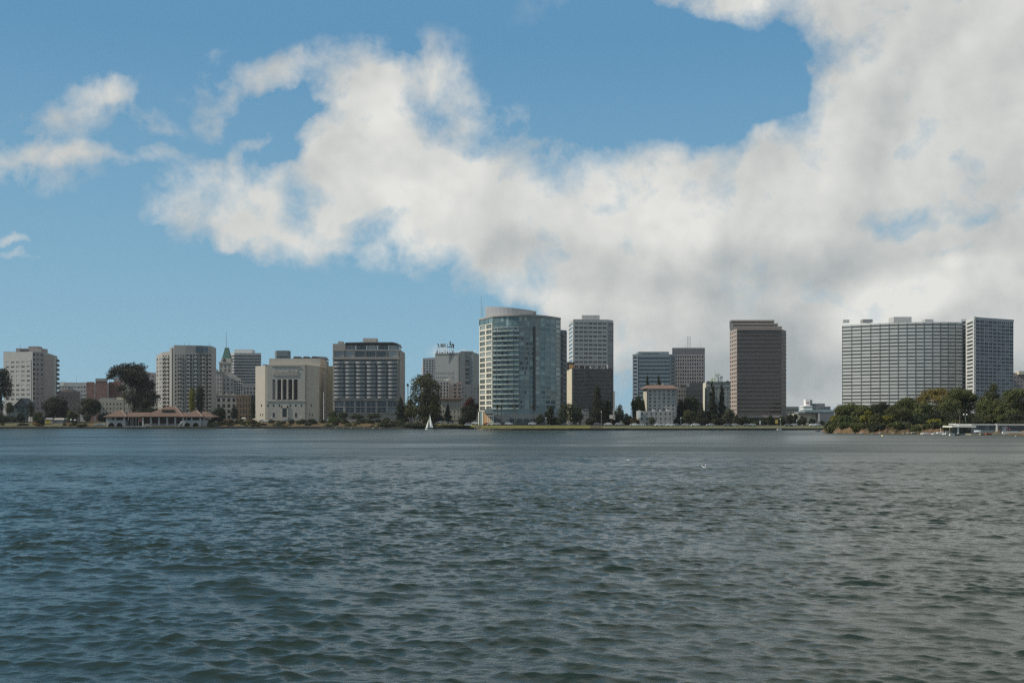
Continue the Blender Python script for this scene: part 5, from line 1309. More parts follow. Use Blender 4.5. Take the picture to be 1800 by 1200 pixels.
lamp_post(1057, 625, gz(1057, 625), 724, 'tall lamp post in front of the tall dark conifer'); lamp_post(1197, 615, gz(1197, 615), 735, 'lamp post right of the hotel annex'); lamp_post(960, 620, gz(960, 620), 735, 'lamp post on the lawn right of the glass tower podium')
lamp_post(477, 788, gz(477, 788), 733, 'short lamp post left of the temple hall steps'); lamp_post(528, 788, gz(528, 788), 733, 'short lamp post right of the temple hall steps')
def sign_post(px, Y, z, pt, w, h, mat, label):
    o = thing('sign_post', (X(px, Y), Y, z), label, 'sign'); zt = Z(pt, Y); mb_ = MB(); mb_.tube((X(px, Y), Y + .1, z - .2), (X(px, Y), Y + .1, zt), .07, .07, 6); mb_.build('post', wall_mat('rust_post', (.25, .12, .08)), o)
    mb_ = MB(); mb_.box(X(px, Y) - w / 2, X(px, Y) + w / 2, Y - .05, Y + .02, zt - h, zt); mb_.build('sign_board', mat, o)
sign_post(1074.5, 618, gz(1074, 618), 729, 1.9, 2.0, plain('sign_pinkwhite', (.62, .55, .48)), 'square pale sign on a rusty post before the dark trees')
sign_post(1365, 606, gz(1365, 606), 737.5, 1.3, 1.9, plain('sign_yellow', (.55, .38, .07)), 'yellow sign on a post in front of the brown tower')
sign_post(1336, 616, gz(1336, 616), 739, .9, 2.0, plain('sign_greywhite', (.5, .5, .52)), 'narrow pale banner sign in front of the brown tower podium')

# sheds and garden things on the left shore
def shed(px0, px1, Y, pt, pr, wall, roof, label, door=None):
    z = gz((px0 + px1) / 2, Y); o = thing('garden_shed', (X(px0, Y), Y, z), label, 'shed'); x0, x1 = X(px0, Y), X(px1, Y)
    t = MB(); t.box(x0, x1, Y, Y + 5, z - .3, Z(pt, Y)); t.build('wall', wall, o)
    t = MB(); hip(t, x0 - .3, x1 + .3, Y - .3, Y + 5.3, Z(pt, Y) + .3, Z(pr, Y), x0 + .6, x1 - .6); t.build('roof', roof, o)
    if door: t = MB(); t.box(x0 + .5, x0 + (x1 - x0) * .75, Y - .08, Y - .01, z, Z(pt + .8, Y)); t.build('door', door, o)
shed(78.5, 91.5, 762, 737, 734.3, CREAM, wall_mat('lilac_roof', (.33, .31, .31)), 'small garden shed with a yellow door by the left shore', plain('yellow_paint', (.50, .42, .06)))
shed(93, 112, 764, 738, 734.5, wall_mat('lilac_wall', (.26, .24, .27)), wall_mat('pale_shed_roof', (.36, .34, .30)), 'long lilac grey shed right of the yellow doored shed')
shed(113.5, 117.5, 770, 737.5, 733, wall_mat('tan_wall', (.36, .28, .17)), wall_mat('tan_wall', ()), 'tiny tan hut right of the lilac grey shed')
def parasol(px, Y, pt, col, label, r=1.5):
    z = gz(px, Y); o = thing('parasol', (X(px, Y), Y, z), label, 'parasol', 'parasols and small canopies in the garden'); zt = Z(pt, Y)
    t = MB(); t.tube((X(px, Y), Y, z - .1), (X(px, Y), Y, zt), .05, .05, 6); t.build('pole', STEEL, o)
    t = MB(); t.lathe((X(px, Y), Y, zt - .75), [(r, 0), (r * .95, .1), (r * .5, .5), (.06, .78)], 8); t.build('canopy', plain('canvas_' + col[0], col[1]), o)
parasol(429, 764, 733.5, ('cream', (.55, .48, .40)), 'cream parasol with a yellow shrub under it before the tan building', 2.0); parasol(447.5, 764, 735, ('tan', (.42, .38, .28)), 'tan parasol left of the temple hall', 1.8)
parasol(125, 757, 736, ('white', (.6, .58, .55)), 'white parasol in the garden right of the sheds', .9); parasol(132, 758, 736.5, ('white', (.6, .58, .55)), 'second white parasol nearer the orange soil', .9)
parasol(413, 768, 736.5, ('lilac', (.36, .34, .34)), 'greyish parasol before the pale four storey building', 1.8)
def rock(px, Y, r, mat, label, seed, z=None, group='boulders at the water edge'):
    rnd = random.Random(seed); bm = bmesh.new(); bmesh.ops.create_icosphere(bm, subdivisions=2, radius=r)
    for v_ in bm.verts: v_.co *= rnd.uniform(.8, 1.15); v_.co.z *= .6
    me = bpy.data.meshes.new('rock'); bm.to_mesh(me); bm.free(); me.materials.append(mat); o = bpy.data.objects.new('rock', me); COL.objects.link(o)
    o.location = (X(px, Y), Y, .15 if z is None else z); tag(o, label, 'rock', group)
RK = ground_mat('rock_stone', (.16, .14, .11), (.28, .24, .19), .8)
for k in range(22):
    px = [842, 846, 850, 855, 861, 867, 590, 604, 618, 640, 656, 668, 1500, 1515, 1534, 1548, 1570, 1596, 1604, 1622, 1588, 1471][k]
    Yr_ = (shoreY(px) - .8) if px < 1400 else (penY(px) - .3)
    rock(px, Yr_, [.8, 1.1, .9, .7, .8, .5, .7, .6, .8, .7, .9, .6, .7, .9, .6, .8, .7, 1.0, 1.2, .8, .6, .9][k], RK, ('dark boulder at the corner of the lake wall below the glass tower' if px < 900 and px > 800 else 'stone at the water edge of the left garden shore' if px < 800 else 'brown stone at the foot of the orange bank'), k, group='stones at the glass tower wall corner' if 800 < px < 900 else 'stones along the left garden shore' if px < 800 else 'stones at the foot of the orange bank')
# low lake wall corner
# ---------------------------------------------------------------- right boathouse and dock
YP = 404.0
pb = thing('boathouse', (X(1740, YP), YP, .6), 'long low flat roofed boathouse with blue windows on the right shore', 'boathouse')
PW_ = wall_mat('pale_boat_wall', (.55, .55, .50)); MW = wall_mat('mauve_wall', (.40, .37, .37)); WF = wall_mat('white_frame', (.60, .58, .53)); YG = wall_mat('grey_green_wall', (.44, .46, .41))
t = MB(); x0 = X(1707, YP); x1 = X(1850, YP); t.box(x0, x1, YP, YP + 14, .3, Z(747.3, YP)); t.build('wall', [YG], pb)
t = MB(); t.box(x0 - .4, x1, YP - 1.2, YP + 14.5, Z(747.3, YP), Z(745.2, YP)); t.build('roof', wall_mat('flat_roof_edge', (.52, .50, .48)), pb)
t = MB(); t.box(X(1706, YP), X(1714, YP), YP - .25, YP + .5, .3, Z(747.4, YP)); t.build('end_wall', MW, pb)
for p, q, y0_, y1_, g in ((1714.5, 1722.5, 747.8, 755, G_BLUE), (1722.8, 1730.8, 747.8, 755.5, G_BLUE), (1731.1, 1739, 747.8, 756, G_BLUE), (1739.3, 1747.8, 747.8, 755.6, G_BLUE), (1753, 1757, 749.5, 757.6, G_BLUE), (1757.4, 1761.2, 749.5, 757.6, G_BLUE), (1771, 1782, 748.8, 756.5, G_BLUE), (1782.3, 1793, 748.8, 756.5, G_BLUE), (1793.3, 1804, 748.8, 756.5, G_BLUE), (1808, 1822, 748.8, 756.5, G_BLUE)):
    t = MB(); t.box(X(p, YP), X(q, YP), YP - .06, YP + .1, Z(y1_, YP), Z(y0_, YP)); t.box(X((p + q) / 2, YP) - .05, X((p + q) / 2, YP) + .05, YP - .12, YP - .061, Z(y1_, YP), Z(y0_, YP), 1); t.build('window', [G_BLUE, STEEL], pb)
t = MB(); t.box(X(1748.5, YP), X(1751.3, YP), YP - 1.4, YP - .2, .3, Z(744.6, YP)); t.build('pillar', WF, pb)
t = MB(); t.box(X(1745.8, YP), X(1753, YP), YP - 1.8, YP - 1.4, .3, Z(757.5, YP)); t.build('planter', wall_mat('tan_planter', (.42, .35, .22)), pb)
t = MB(); t.box(X(1762, YP), X(1770.3, YP), YP - .2, YP, .6, Z(748, YP)); t.build('wall_panel', wall_mat('blue_grey_panel2', (.46, .50, .53)), pb)
t = MB(); t.box(X(1664.5, YP), X(1707, YP), YP - 4.5, YP + 4, Z(750.8, YP - 4), Z(748.3, YP - 4)); t.build('canopy', wall_mat('cream_canopy', (.72, .70, .60)), pb)
t = MB(); t.box(X(1684, YP), X(1703, YP), YP - 1, YP + 8, Z(748, YP), Z(746.2, YP)); t.box(X(1682.5, YP), X(1690, YP), YP + 1, YP + 8, Z(746.2, YP), Z(744.3, YP)); t.build('upper_roof', wall_mat('flat_roof_edge', ()), pb)
t = MB(); t.box(X(1683, YP - 4), X(1685.5, YP - 4), YP - 4.2, YP - 3.6, .1, Z(750.8, YP - 4)); t.build('post', WF, pb)
for p in (1677, 1680, 1693, 1698, 1703): t = MB(); t.box(X(p, YP), X(p + .6, YP), YP + 1, YP + 1.2, .3, Z(750, YP)); t.build('post', STEEL, pb)
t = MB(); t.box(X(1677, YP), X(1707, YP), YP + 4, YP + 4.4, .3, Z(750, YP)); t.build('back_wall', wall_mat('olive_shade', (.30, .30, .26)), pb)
t = MB(); t.box(X(1694, YP), X(1705, YP), YP - .5, YP + 1, .3, Z(756.6, YP)); t.build('store_box', DARKW, pb)
t = MB(); t.box(X(1763, 396), X(1850, 396), 396, 397, -.5, Z(758, 396)); t.build('low_wall', PW_, pb)
for q in (1716, 1730, 1776, 1796): t = MB(); t.box(X(q, 395.8), X(q + 4, 395.8), 395.7, 396.2, -.2, .35); t.build('opening', DARKW, pb)
dk = thing('dock', (X(1660, 408), 408, .2), 'long low white floating dock left of the right boathouse', 'dock')
for k, (p, q, Yd) in enumerate(((1622, 1640, 415), (1640.6, 1659, 411), (1659.6, 1680, 407), (1680.6, 1706, 403))):
    t = MB(); t.box(X(p, Yd), X(q, Yd), Yd, Yd + 2.4, -.1, .42); t.build('float', wall_mat('dock_white', (.52, .51, .49)), dk)
t = MB(); t.box(X(1707, 394), X(1763, 394), 394, 399, -.1, .5); t.build('walkway', wall_mat('dock_tan', (.30, .27, .2)), dk)
for k, (p, Yd, h, lab) in enumerate(((1653.5, 414, 750.5, 'small moored dinghy with a bare mast, left of the other masted dinghy'), (1662.5, 411, 756, 'small moored dinghy with a short bare mast nearer the canopy'), (1645, 416, 760, 'low grey dinghy moored at the left end of the white dock'))):
    o = thing('dinghy', (X(p, Yd), Yd, .2), lab, 'boat', None); t = MB(); hull(t, (X(p, Yd), Yd, .35), 3.0, 1.2, .6, .2 + k * .3); t.build('hull', [WHP, BB, GREYW][k], o, True)
    if k < 2: t = MB(); t.tube((X(p, Yd), Yd, .3), (X(p, Yd), Yd, Z(h, Yd)), .05, .04, 6); t.build('mast', WHP, o); t = MB(); t.tube((X(p, Yd), Yd, 1.0), (X(p, Yd) + 1.4, Yd, 1.05), .05, .05, 6); t.build('boom', WHP, o)
o = thing('rowing_boat', (X(1718, 400), 400, .6), 'white upturned boat on the walkway before the blue windows', 'boat'); t = MB(); hull(t, (0, 0, 0), 2.6, 1.1, .7, 0); t.v = [(a + X(1718, 400), b_ + 400, 1.45 - c_) for a, b_, c_ in t.v]; t.build('hull', WHP, o, True); t = MB(); t.box(X(1716, 400), X(1720, 400), 399.7, 400.3, .5, .9); t.build('trestle', DARKW, o)

# ---------------------------------------------------------------- trees
BARK = wall_mat('bark', (.09, .075, .06), var=.2); BARKP = wall_mat('pale_bark', (.33, .30, .25), var=.2)
LV = {
 'dark': leaf_mat('leaf_dark', (.034, .046, .022), (.060, .074, .034)),
 'black': leaf_mat('leaf_cypress', (.025, .033, .018), (.045, .055, .027)),
 'cypress': leaf_mat('leaf_brown_green', (.036, .036, .022), (.060, .058, .034)),
 'mid': leaf_mat('leaf_mid', (.060, .074, .026), (.125, .135, .045)),
 'olive': leaf_mat('leaf_olive', (.055, .060, .022), (.095, .095, .035)),
 'green': leaf_mat('leaf_green', (.04, .06, .02), (.08, .10, .03)),
 'yellow': leaf_mat('leaf_yellow', (.14, .14, .02), (.22, .20, .03)),
 'gold': leaf_mat('leaf_gold', (.13, .10, .02), (.20, .15, .03)),
 'red': leaf_mat('leaf_red', (.055, .025, .018), (.10, .04, .03)),
 'grey': leaf_mat('leaf_greygreen', (.06, .072, .040), (.10, .11, .065)),
 'brown': leaf_mat('leaf_brown', (.07, .050, .025), (.11, .075, .035)),
}
def leaves(name, lobes, mat, parent, size, dens, seed, cone=False):
    """thousands of small leaf clumps spread through a set of ellipsoid lobes (x, y, z, rx, ry, rz)"""
    rng = np.random.default_rng(seed); P = []; NN = []
    for (cx, cy, cz, rx, ry, rz) in lobes:
        n = int(9.5 * dens * (rx * rz) / (size * size)) + 12
        d = rng.normal(size=(n, 3)); d /= np.linalg.norm(d, axis=1)[:, None]
        r = rng.uniform(.15, 1, n) ** .38 * (1 + .10 * rng.normal(size=n))
        # knobbly outline
        kn = 1 + .24 * np.sin(d[:, 0] * 5 + cx) * np.cos(d[:, 2] * 6 + cz) + .08 * np.sin(d[:, 1] * 11 + d[:, 2] * 9)
        p = d * (r * kn)[:, None] * np.array([rx, ry, rz]) + np.array([cx, cy, cz]); P.append(p); NN.append(d)
    P = np.concatenate(P); NN = np.concatenate(NN); n = len(P)
    N_ = NN * .9 + rng.normal(size=(n, 3)) * .6; N_ /= np.linalg.norm(N_, axis=1)[:, None]
    up = rng.normal(size=(n, 3)); U = np.cross(N_, up); U /= np.linalg.norm(U, axis=1)[:, None]; V = np.cross(N_, U)
    s = size * rng.uniform(.55, 1.25, n)[:, None]
    q = np.stack([P + U * s * .6, P + V * s * .42, P - U * s * .6, P - V * s * .42], 1).reshape(-1, 3)
    L = parent.location; q = q - np.array([L.x, L.y, L.z])
    me = bpy.data.meshes.new(name); me.vertices.add(4 * n); me.vertices.foreach_set('co', q.astype(np.float32).ravel())
    me.loops.add(4 * n); me.loops.foreach_set('vertex_index', np.arange(4 * n, dtype=np.int32)); me.polygons.add(n); me.polygons.foreach_set('loop_start', np.arange(n, dtype=np.int32) * 4)
    me.update(calc_edges=True); me.materials.append(mat)
    o = bpy.data.objects.new(name, me); COL.objects.link(o); o.parent = parent; return o
def tree(name, label, px, pt, pbot, hw, Y, mat, kind='round', seed=1, z0=None, bark=BARK, lobes=None, cat='tree', group=None, size=None, dens=2.6, trunk=True, base=None, zfl=None):
    u = Y / F; z = gz(px, Y) if z0 is None else z0; x = X(px, Y); o = thing(name, (x, Y, z), label, cat, group)
    rnd = random.Random(seed); size = size or max(.45, 1.25 * u)
    W = hw * u; zt, zb = Z(pt, Y), max(Z(pbot, Y), (z if zfl is None else zfl) - .3); H = zt - zb; cz = (zt + zb) / 2; LB = []
    if lobes: LB = [(X(a, Y), Y + rnd.uniform(-.5, .5) * W, Z(b_, Y), rx * u, rx * u * .9, ry * u) for a, b_, rx, ry in lobes]
    elif kind == 'round':
        LB.append((x, Y, cz - H * .06, W * .82, W * .65, H * .42))
        k = max(6, min(16, int(hw * .7)))
        for i in range(k):
            a = 2 * math.pi * (i + rnd.random() * .8) / k; e = rnd.uniform(-1.1, 1.1) ; rr = rnd.uniform(.26, .46)
            LB.append((x + math.cos(a) * W * (.98 - rr) * math.cos(e), Y + math.sin(a) * W * .62 * math.cos(e), cz + math.sin(e) * H * (.5 - rr * .45) * (1.0), W * rr, W * rr, H * rr * .55))
        LB.append((x + rnd.uniform(-.2, .2) * W, Y, zt - H * .17, W * .4, W * .4, H * .17))
    elif kind == 'cone':
        k = 11
        for i in range(k):
            t = i / (k - 1); r = W * (1 - t) ** .8 * rnd.uniform(.75, 1.15) + .25 * u
            LB.append((x + rnd.uniform(-.12, .12) * W, Y, zb + H * (.05 + .93 * t), r * .72, r * .7, H / k * .8))
            for j in range(3):
                a = rnd.uniform(0, 6.28); LB.append((x + math.cos(a) * r * .6, Y + math.sin(a) * r * .6, zb + H * (.03 + .9 * t) + rnd.uniform(-.3, .3) * H / k, r * .42, r * .42, H / k * .45))
    elif kind == 'column':
        for i in range(9):
            t = i / 8; r = W * (.62 + .4 * math.sin(math.pi * (.15 + .75 * t))) * rnd.uniform(.85, 1.05); LB.append((x + rnd.uniform(-.1, .1) * W, Y, zb + H * (.06 + .87 * t), r, r, H * .1))
    elif kind == 'bush':
        for i in range(max(4, int(hw * .5))):
            LB.append((x + rnd.uniform(-.62, .62) * W, Y + rnd.uniform(-.3, .3) * W, zb + H * rnd.uniform(.25, .6), W * rnd.uniform(.28, .42), W * .35, H * rnd.uniform(.26, .4)))
        LB.append((x, Y, zb + H * .4, W * .8, W * .6, H * .45))
    leaves('crown' if trunk else 'foliage', LB, mat, o, size, dens, seed)
    t = MB()
    if kind == 'bush' or not trunk:
        for i in range(5):
            a = rnd.uniform(-.5, .5) * W; t.tube((x + a * .2, Y, z - .2), (x + a, Y + rnd.uniform(-.3, .3) * W, zb + H * .5), .07, .03, 5)
        t.build('stem', bark, o)
    else:
        r0 = max(.16, W * .075); zc = zb + H * (.8 if kind in ('cone', 'column') else .45); bx = X(base, Y) if base else x
        m_ = Vector((bx * .5 + x * .5 + rnd.uniform(-.05, .05) * W, Y, z + (zc - z) * .55))
        t.tube((bx, Y, z - .3), m_, r0, r0 * .75, 8); t.tube(m_, (x, Y, zc), r0 * .75, r0 * .35, 8)
        t.build('trunk', bark, o)
        if kind not in ('cone', 'column'):
            for i in range(4):
                l = LB[(1 + i * 2) % len(LB)]; t = MB(); t.tube((m_.x, m_.y, m_.z), (l[0], l[1], l[2]), r0 * .45, r0 * .15, 6); t.build('limb', bark, o)
    return o
def palm(px, pt, Y, label, seed, r=5.5, mat=None, z0=None, group=None):
    z = gz(px, Y) if z0 is None else z0; u = Y / F; x = X(px, Y); o = thing('palm_tree', (x, Y, z), label, 'palm', group); zt = Z(pt, Y) - r * u * .5; rnd = random.Random(seed)
    t = MB(); t.tube((x, Y, z - .2), (x + .1, Y, z + (zt - z) * .5), .28, .22, 8); t.tube((x + .1, Y, z + (zt - z) * .5), (x, Y, zt), .22, .24, 8); t.build('trunk', BARK, o)
    t = MB(); R = r * u
    for i in range(46):
        a = rnd.uniform(0, 6.28); e = rnd.uniform(-.7, 1.35); L = R * rnd.uniform(.8, 1.1); pts = []
        for k in range(5):
            s = k / 4; rr = L * s * math.cos(e) * (1 if e > 0 else .75); zz = L * (math.sin(e) * s - .55 * s * s); pts.append(Vector((x + math.cos(a) * rr, Y + math.sin(a) * rr, zt + zz)))
        n = Vector((-math.sin(a), math.cos(a), 0))
        for k in range(4):
            w0 = .13 * R * (1 - abs(k / 4 - .4)); w1 = .13 * R * (1 - abs((k + 1) / 4 - .4)); t.face([pts[k] - n * w0, pts[k + 1] - n * w1, pts[k + 1] + n * w1 - Vector((0, 0, .05)), pts[k] + n * w0 - Vector((0, 0, .05))])
    t.build('fronds', mat or LV['dark'], o); return o
# left shore, left to right
T = tree
T('tree', 'tall dark tree cut off by the left edge of the picture', 2, 646, 722, 20, 775, LV['black'], lobes=[(6, 656, 13, 9), (-6, 660, 16, 14), (12, 672, 11, 12), (-2, 680, 18, 16), (10, 690, 12, 10), (-8, 700, 16, 16), (4, 712, 8, 10)], seed=3, size=.8)
T('tree', 'dark round tree nearest right of the far left apartment block', 99, 697, 734, 25, 778, LV['black'], seed=4, dens=3.2)
T('tree', 'dark round tree between the far left one and the boathouse', 157, 699, 733, 22, 782, LV['dark'], seed=5, dens=3)
T('tree', 'narrow dark tree right of the gabled house', 54, 707, 732, 6, 786, LV['dark'], 'column', 6)
T('tree', 'olive rounded tree in front of the gabled house left corner', 17, 706, 726, 9, 786, LV['olive'], seed=7)
T('tree', 'small yellow green tree on the shore before the gabled house', 67, 724, 746, 10.5, 757, LV['green'], seed=8)
T('shrub', 'dark bush at the foot of the small yellow green tree', 75, 730, 749, 5, 752, LV['black'], 'bush', 9, cat='shrub', trunk=False)
T('shrub', 'dark low shrubs left of the small yellow green tree', 36, 723, 742, 10, 772, LV['dark'], 'bush', 10, cat='shrub', trunk=False)
T('tree', 'greyish green small round tree right of the sheds', 127, 721, 742, 11, 762, LV['green'], seed=11)
T('shrub', 'dark bush beneath the greyish round tree', 131, 738, 750, 7, 752, LV['dark'], 'bush', 12, cat='shrub', trunk=False)
T('tree', 'small olive tree on the orange soil patch', 153, 724, 742, 8, 764, LV['grey'], seed=13)
T('shrub', 'orange flowering shrub before the small yellow green tree', 63, 741, 748.5, 7, 750, leaf_mat('leaf_orange', (.28, .12, .03), (.36, .2, .07)), 'bush', 14, cat='shrub', trunk=False)
big = [(228, 650, 17, 9), (212, 653, 12, 8), (238, 666, 20, 12), (226, 664, 12, 9), (250, 680, 14, 10), (240, 700, 16, 12), (258, 704, 14, 12), (208, 648, 14, 9), (222, 644, 13, 8), (238, 645, 14, 8), (202, 658, 10, 8), (194, 663, 6, 5), (216, 657, 14, 8), (232, 658, 16, 10), (248, 656, 12, 10), (257, 664, 10, 10), (225, 672, 14, 9), (243, 674, 16, 12), (262, 676, 8, 8),
       (218, 683, 9, 6), (236, 690, 16, 12), (254, 690, 16, 12), (268, 694, 12, 8), (276, 697, 7, 4), (246, 706, 17, 12), (262, 706, 12, 10), (255, 718, 12, 9), (240, 720, 8, 8), (218, 694, 5, 5)]
bt = T('tree', 'very big dark spreading tree with pale trunk behind the boathouse', 238, 637, 720, 40, 790, LV['cypress'], lobes=big, seed=15, bark=BARKP, base=231, size=.85, dens=2.8)
t = MB(); u_ = 790
for (a, b_, c_, d_, r) in ((230, 728, 228, 700, .5), (230, 715, 236, 690, .35), (231.5, 728, 233, 705, .4), (228, 702, 224, 686, .3), (236, 712, 240, 704, .3)): t.tube((X(a, u_), u_ - 4, Z(b_, u_)), (X(c_, u_), u_ - 4, Z(d_, u_)), r, r * .7, 7)
t.build('pale_limb', BARKP, bt)
palm(218, 690, 768, 'shaggy yellowish palm left of the big dark tree', 16, 7, LV['olive'])
T('tree', 'bright yellow green columnar tree before the rounded apartment tower', 338, 682, 722, 7, 785, LV['yellow'], 'column', 17)
T('tree', 'dark columnar tree right of the yellow green one', 352, 679, 726, 8.5, 787, LV['black'], 'column', 18)
T('tree', 'dark bushy tree right of the boathouse roof', 384, 714, 744, 15, 764, LV['black'], seed=19)
T('tree', 'dark small tree before the pale four storey building', 412, 714, 738, 7.5, 776, LV['black'], seed=20)
T('shrub', 'dark shadowy shrubs at the right end of the boathouse', 368, 733, 749, 12, 752, LV['black'], 'bush', 21, cat='shrub', trunk=False)
T('tree', 'dark tree filling the gap left of the temple hall', 444, 706, 738, 5, 790, LV['dark'], 'column', 22)
for k, (px, pt, pb_, hw, m_, lab) in enumerate((
    (400, 735, 748, 12, 'brown', 'brownish shrub right of the boathouse'), (420, 736, 748, 10, 'olive', 'olive shrub before the tan building'), (432, 738, 748, 8, 'yellow', 'yellow flowering shrub under the cream parasol'),
    (444, 736, 748, 9, 'brown', 'brown green shrub left of the temple hall'), (477, 736, 746, 7.5, 'black', 'round dark bush before the left part of the temple hall'), (512, 736, 746, 6, 'black', 'round dark bush right of the temple hall door'),
    (532, 735, 745, 5, 'dark', 'small dark bush before the right part of the temple hall'), (549, 734, 748, 11, 'dark', 'dark bush near the flagpole foot, left side'), (568, 736, 749, 8, 'dark', 'dark bush right at the flagpole foot'),
    (585, 719, 736, 11, 'olive', 'olive treelike bush at the left corner of the broad slab'), (590, 731, 750, 17, 'green', 'large green bush below the broad slab left corner'), (604, 733, 750, 8, 'dark', 'dark green bush right of the large green one'),
    (603, 722, 734, 12, 'dark', 'dark hedge plants at the slab lobby, left'), (632, 733, 748, 6, 'black', 'dark bush between two orange soil patches'), (640, 734, 742, 5, 'dark', 'small dark bush under the slab lobby'),
    (628, 727, 735, 14, 'dark', 'hedge along the slab lobby, middle'), (655, 726, 735, 16, 'dark', 'hedge along the slab lobby, right'), (665, 735, 746, 8, 'black', 'dark bush right of the orange soil'), (680, 732, 744, 9, 'black', 'dark bush left of the dark conifer'))):
    T('shrub', lab, px, pt, pb_, hw, 752 + (k * 5) % 11 if pt > 728 else 778, LV[m_], 'bush', 30 + k, cat='shrub', trunk=False, dens=3.0)
for k, (px, pt, hw, Yk) in enumerate(((455, 741, 4, 752), (488, 742, 4, 749), (498, 744, 3, 748), (525, 742, 4, 750), (542, 743, 4, 748), (615, 742, 5, 748), (622, 740, 4, 752), (648, 741, 5, 745), (656, 743, 4, 738), (673, 742, 5, 735), (393, 744, 4, 748), (384, 743, 5, 748), (408, 744, 4, 748), (438, 744, 4, 747), (466, 744, 4, 747), (700, 743, 5, 728), (722, 742, 6, 722), (736, 741, 5, 720))):
    T('shrub', 'small low shrub in the garden strip by the lake wall', px, pt, pt + 6, hw, Yk, LV[['olive', 'dark', 'brown', 'green', 'red'][k % 5]], 'bush', 60 + k, cat='shrub', trunk=False, group='small low shrubs in the garden strip')
T('conifer', 'dark conifer in front of the right end of the broad slab', 704, 696, 744, 17, 748, LV['black'], 'cone', 80)
palm(717, 673, 820, 'slim tall palm standing alone against the sky', 81, 4.2)
euc = [(744, 672, 20, 12), (738, 668, 10, 10), (752, 664, 9, 9), (746, 680, 15, 14), (727, 680, 7, 10), (762, 676, 9, 10), (769, 682, 6, 8), (730, 698, 12, 14), (748, 700, 17, 18), (766, 700, 10, 16), (722, 712, 12, 12), (738, 722, 15, 14), (758, 722, 16, 16), (769, 722, 7, 14), (718, 724, 7, 8), (745, 737, 20, 6)]
T('tree', 'tall loose olive green tree behind the sailing boat', 745, 658, 742, 34, 742, LV['olive'], lobes=euc, seed=82, size=.7, dens=2.0)
T('tree', 'dark inner tree behind the tall loose one', 752, 690, 742, 22, 752, LV['black'], seed=83)
T('conifer', 'dark pointed tree before the low beige villa', 787, 709, 740, 10, 752, LV['black'], 'cone', 84)
T('tree', 'reddish dark tree left of the glass tower', 827, 698, 738, 16, 720, LV['red'], seed=85)
T('tree', 'dark tree below the reddish crown left of the glass tower', 824, 712, 741, 17, 712, LV['black'], seed=86)
T('shrub', 'dark overhanging shrubs on the bank behind the sailing boat', 735, 743, 752, 36, 702, LV['black'], 'bush', 87, cat='shrub', trunk=False, dens=3.5)
T('shrub', 'dark shrub bank left of the sailing boat', 690, 742, 751, 22, 722, LV['black'], 'bush', 88, cat='shrub', trunk=False, dens=3.5)
T('shrub', 'dark shrub bank between the boat and the wall corner', 800, 746, 754, 34, 690, LV['black'], 'bush', 89, cat='shrub', trunk=False, dens=3.2)
# before the glass tower
for k, px in enumerate((874, 881, 905, 937)): palm(px, 711 - (k == 2), 640 - k, 'palm before the lower floors of the curved glass tower', 90 + k, 4.6, LV['olive'] if k % 2 else LV['dark'], group='palms before the curved glass tower')
T('tree', 'small round tree before the right part of the glass tower podium', 949, 727, 746, 10, 632, LV['dark'], seed=95)
T('tree', 'dark tree with slanting crown at the glass tower right foot', 966, 713, 740, 10, 638, LV['dark'], seed=96)
T('tree', 'dark round tree between the glass tower and the pale narrow building', 1004, 708, 746, 22, 630, LV['dark'], seed=97, lobes=[(1000, 716, 10, 8), (990, 726, 10, 9), (1010, 724, 14, 9), (1018, 733, 10, 7), (1002, 735, 16, 9), (986, 738, 8, 7), (992, 714, 7, 5)])
T('conifer', 'tall dark conifer right of the pale narrow building', 1050, 679, 748, 13, 636, LV['black'], lobes=[(1050, 686, 6, 7), (1050, 697, 8, 9), (1051, 710, 11, 10), (1050, 724, 13, 11), (1050, 738, 14, 9)], seed=98, dens=3.3)
T('tree', 'dark tree right behind the tall dark conifer', 1067, 702, 746, 12, 640, LV['dark'], seed=99)
T('tree', 'feathery green tree right of the square sign post', 1088, 710, 744, 10, 645, LV['grey'], seed=100)
T('tree', 'olive tree in the gap left of the hotel', 1102, 726, 746, 11, 640, LV['olive'], seed=101)
T('tree', 'big green tree at the left side of the hotel', 1121, 694, 742, 14, 668, LV['green'], seed=102)
T('tree', 'round dark shrub tree left of the hotel annex', 1116, 733, 747, 10, 632, LV['brown'], seed=103)
T('conifer', 'dark treetop rising behind the hotel roof, the left one', 1138, 660, 690, 7, 700, LV['black'], 'cone', 104); T('conifer', 'dark treetop rising behind the hotel roof, the right one', 1158, 658, 690, 7, 702, LV['black'], 'cone', 105)
T('tree', 'small tree before the door of the hotel annex', 1146, 732, 748, 8, 632, LV['grey'], seed=106)
T('tree', 'dark tree at the right side of the hotel', 1198, 702, 746, 12, 668, LV['black'], seed=107)
T('tree', 'big dark green tree before the dark low rise', 1214, 695, 744, 17, 670, LV['dark'], seed=108)
T('tree', 'olive round tree in the shade before the dark low rise', 1212, 720, 742, 13, 640, LV['olive'], seed=109)
T('tree', 'dark tree left of the two pointed conifers', 1232, 708, 746, 10, 650, LV['black'], seed=110)
T('conifer', 'tall pointed conifer, left one of the pair before the old apartment house', 1252, 667, 747, 14, 652, LV['black'], 'cone', 111)
T('conifer', 'tall pointed conifer, right one of the pair before the old apartment house', 1269, 672, 747, 12, 654, LV['black'], 'cone', 112)
T('tree', 'pale green willow at the left foot of the brown tower', 1281, 718, 746, 12, 640, LV['grey'], seed=113)
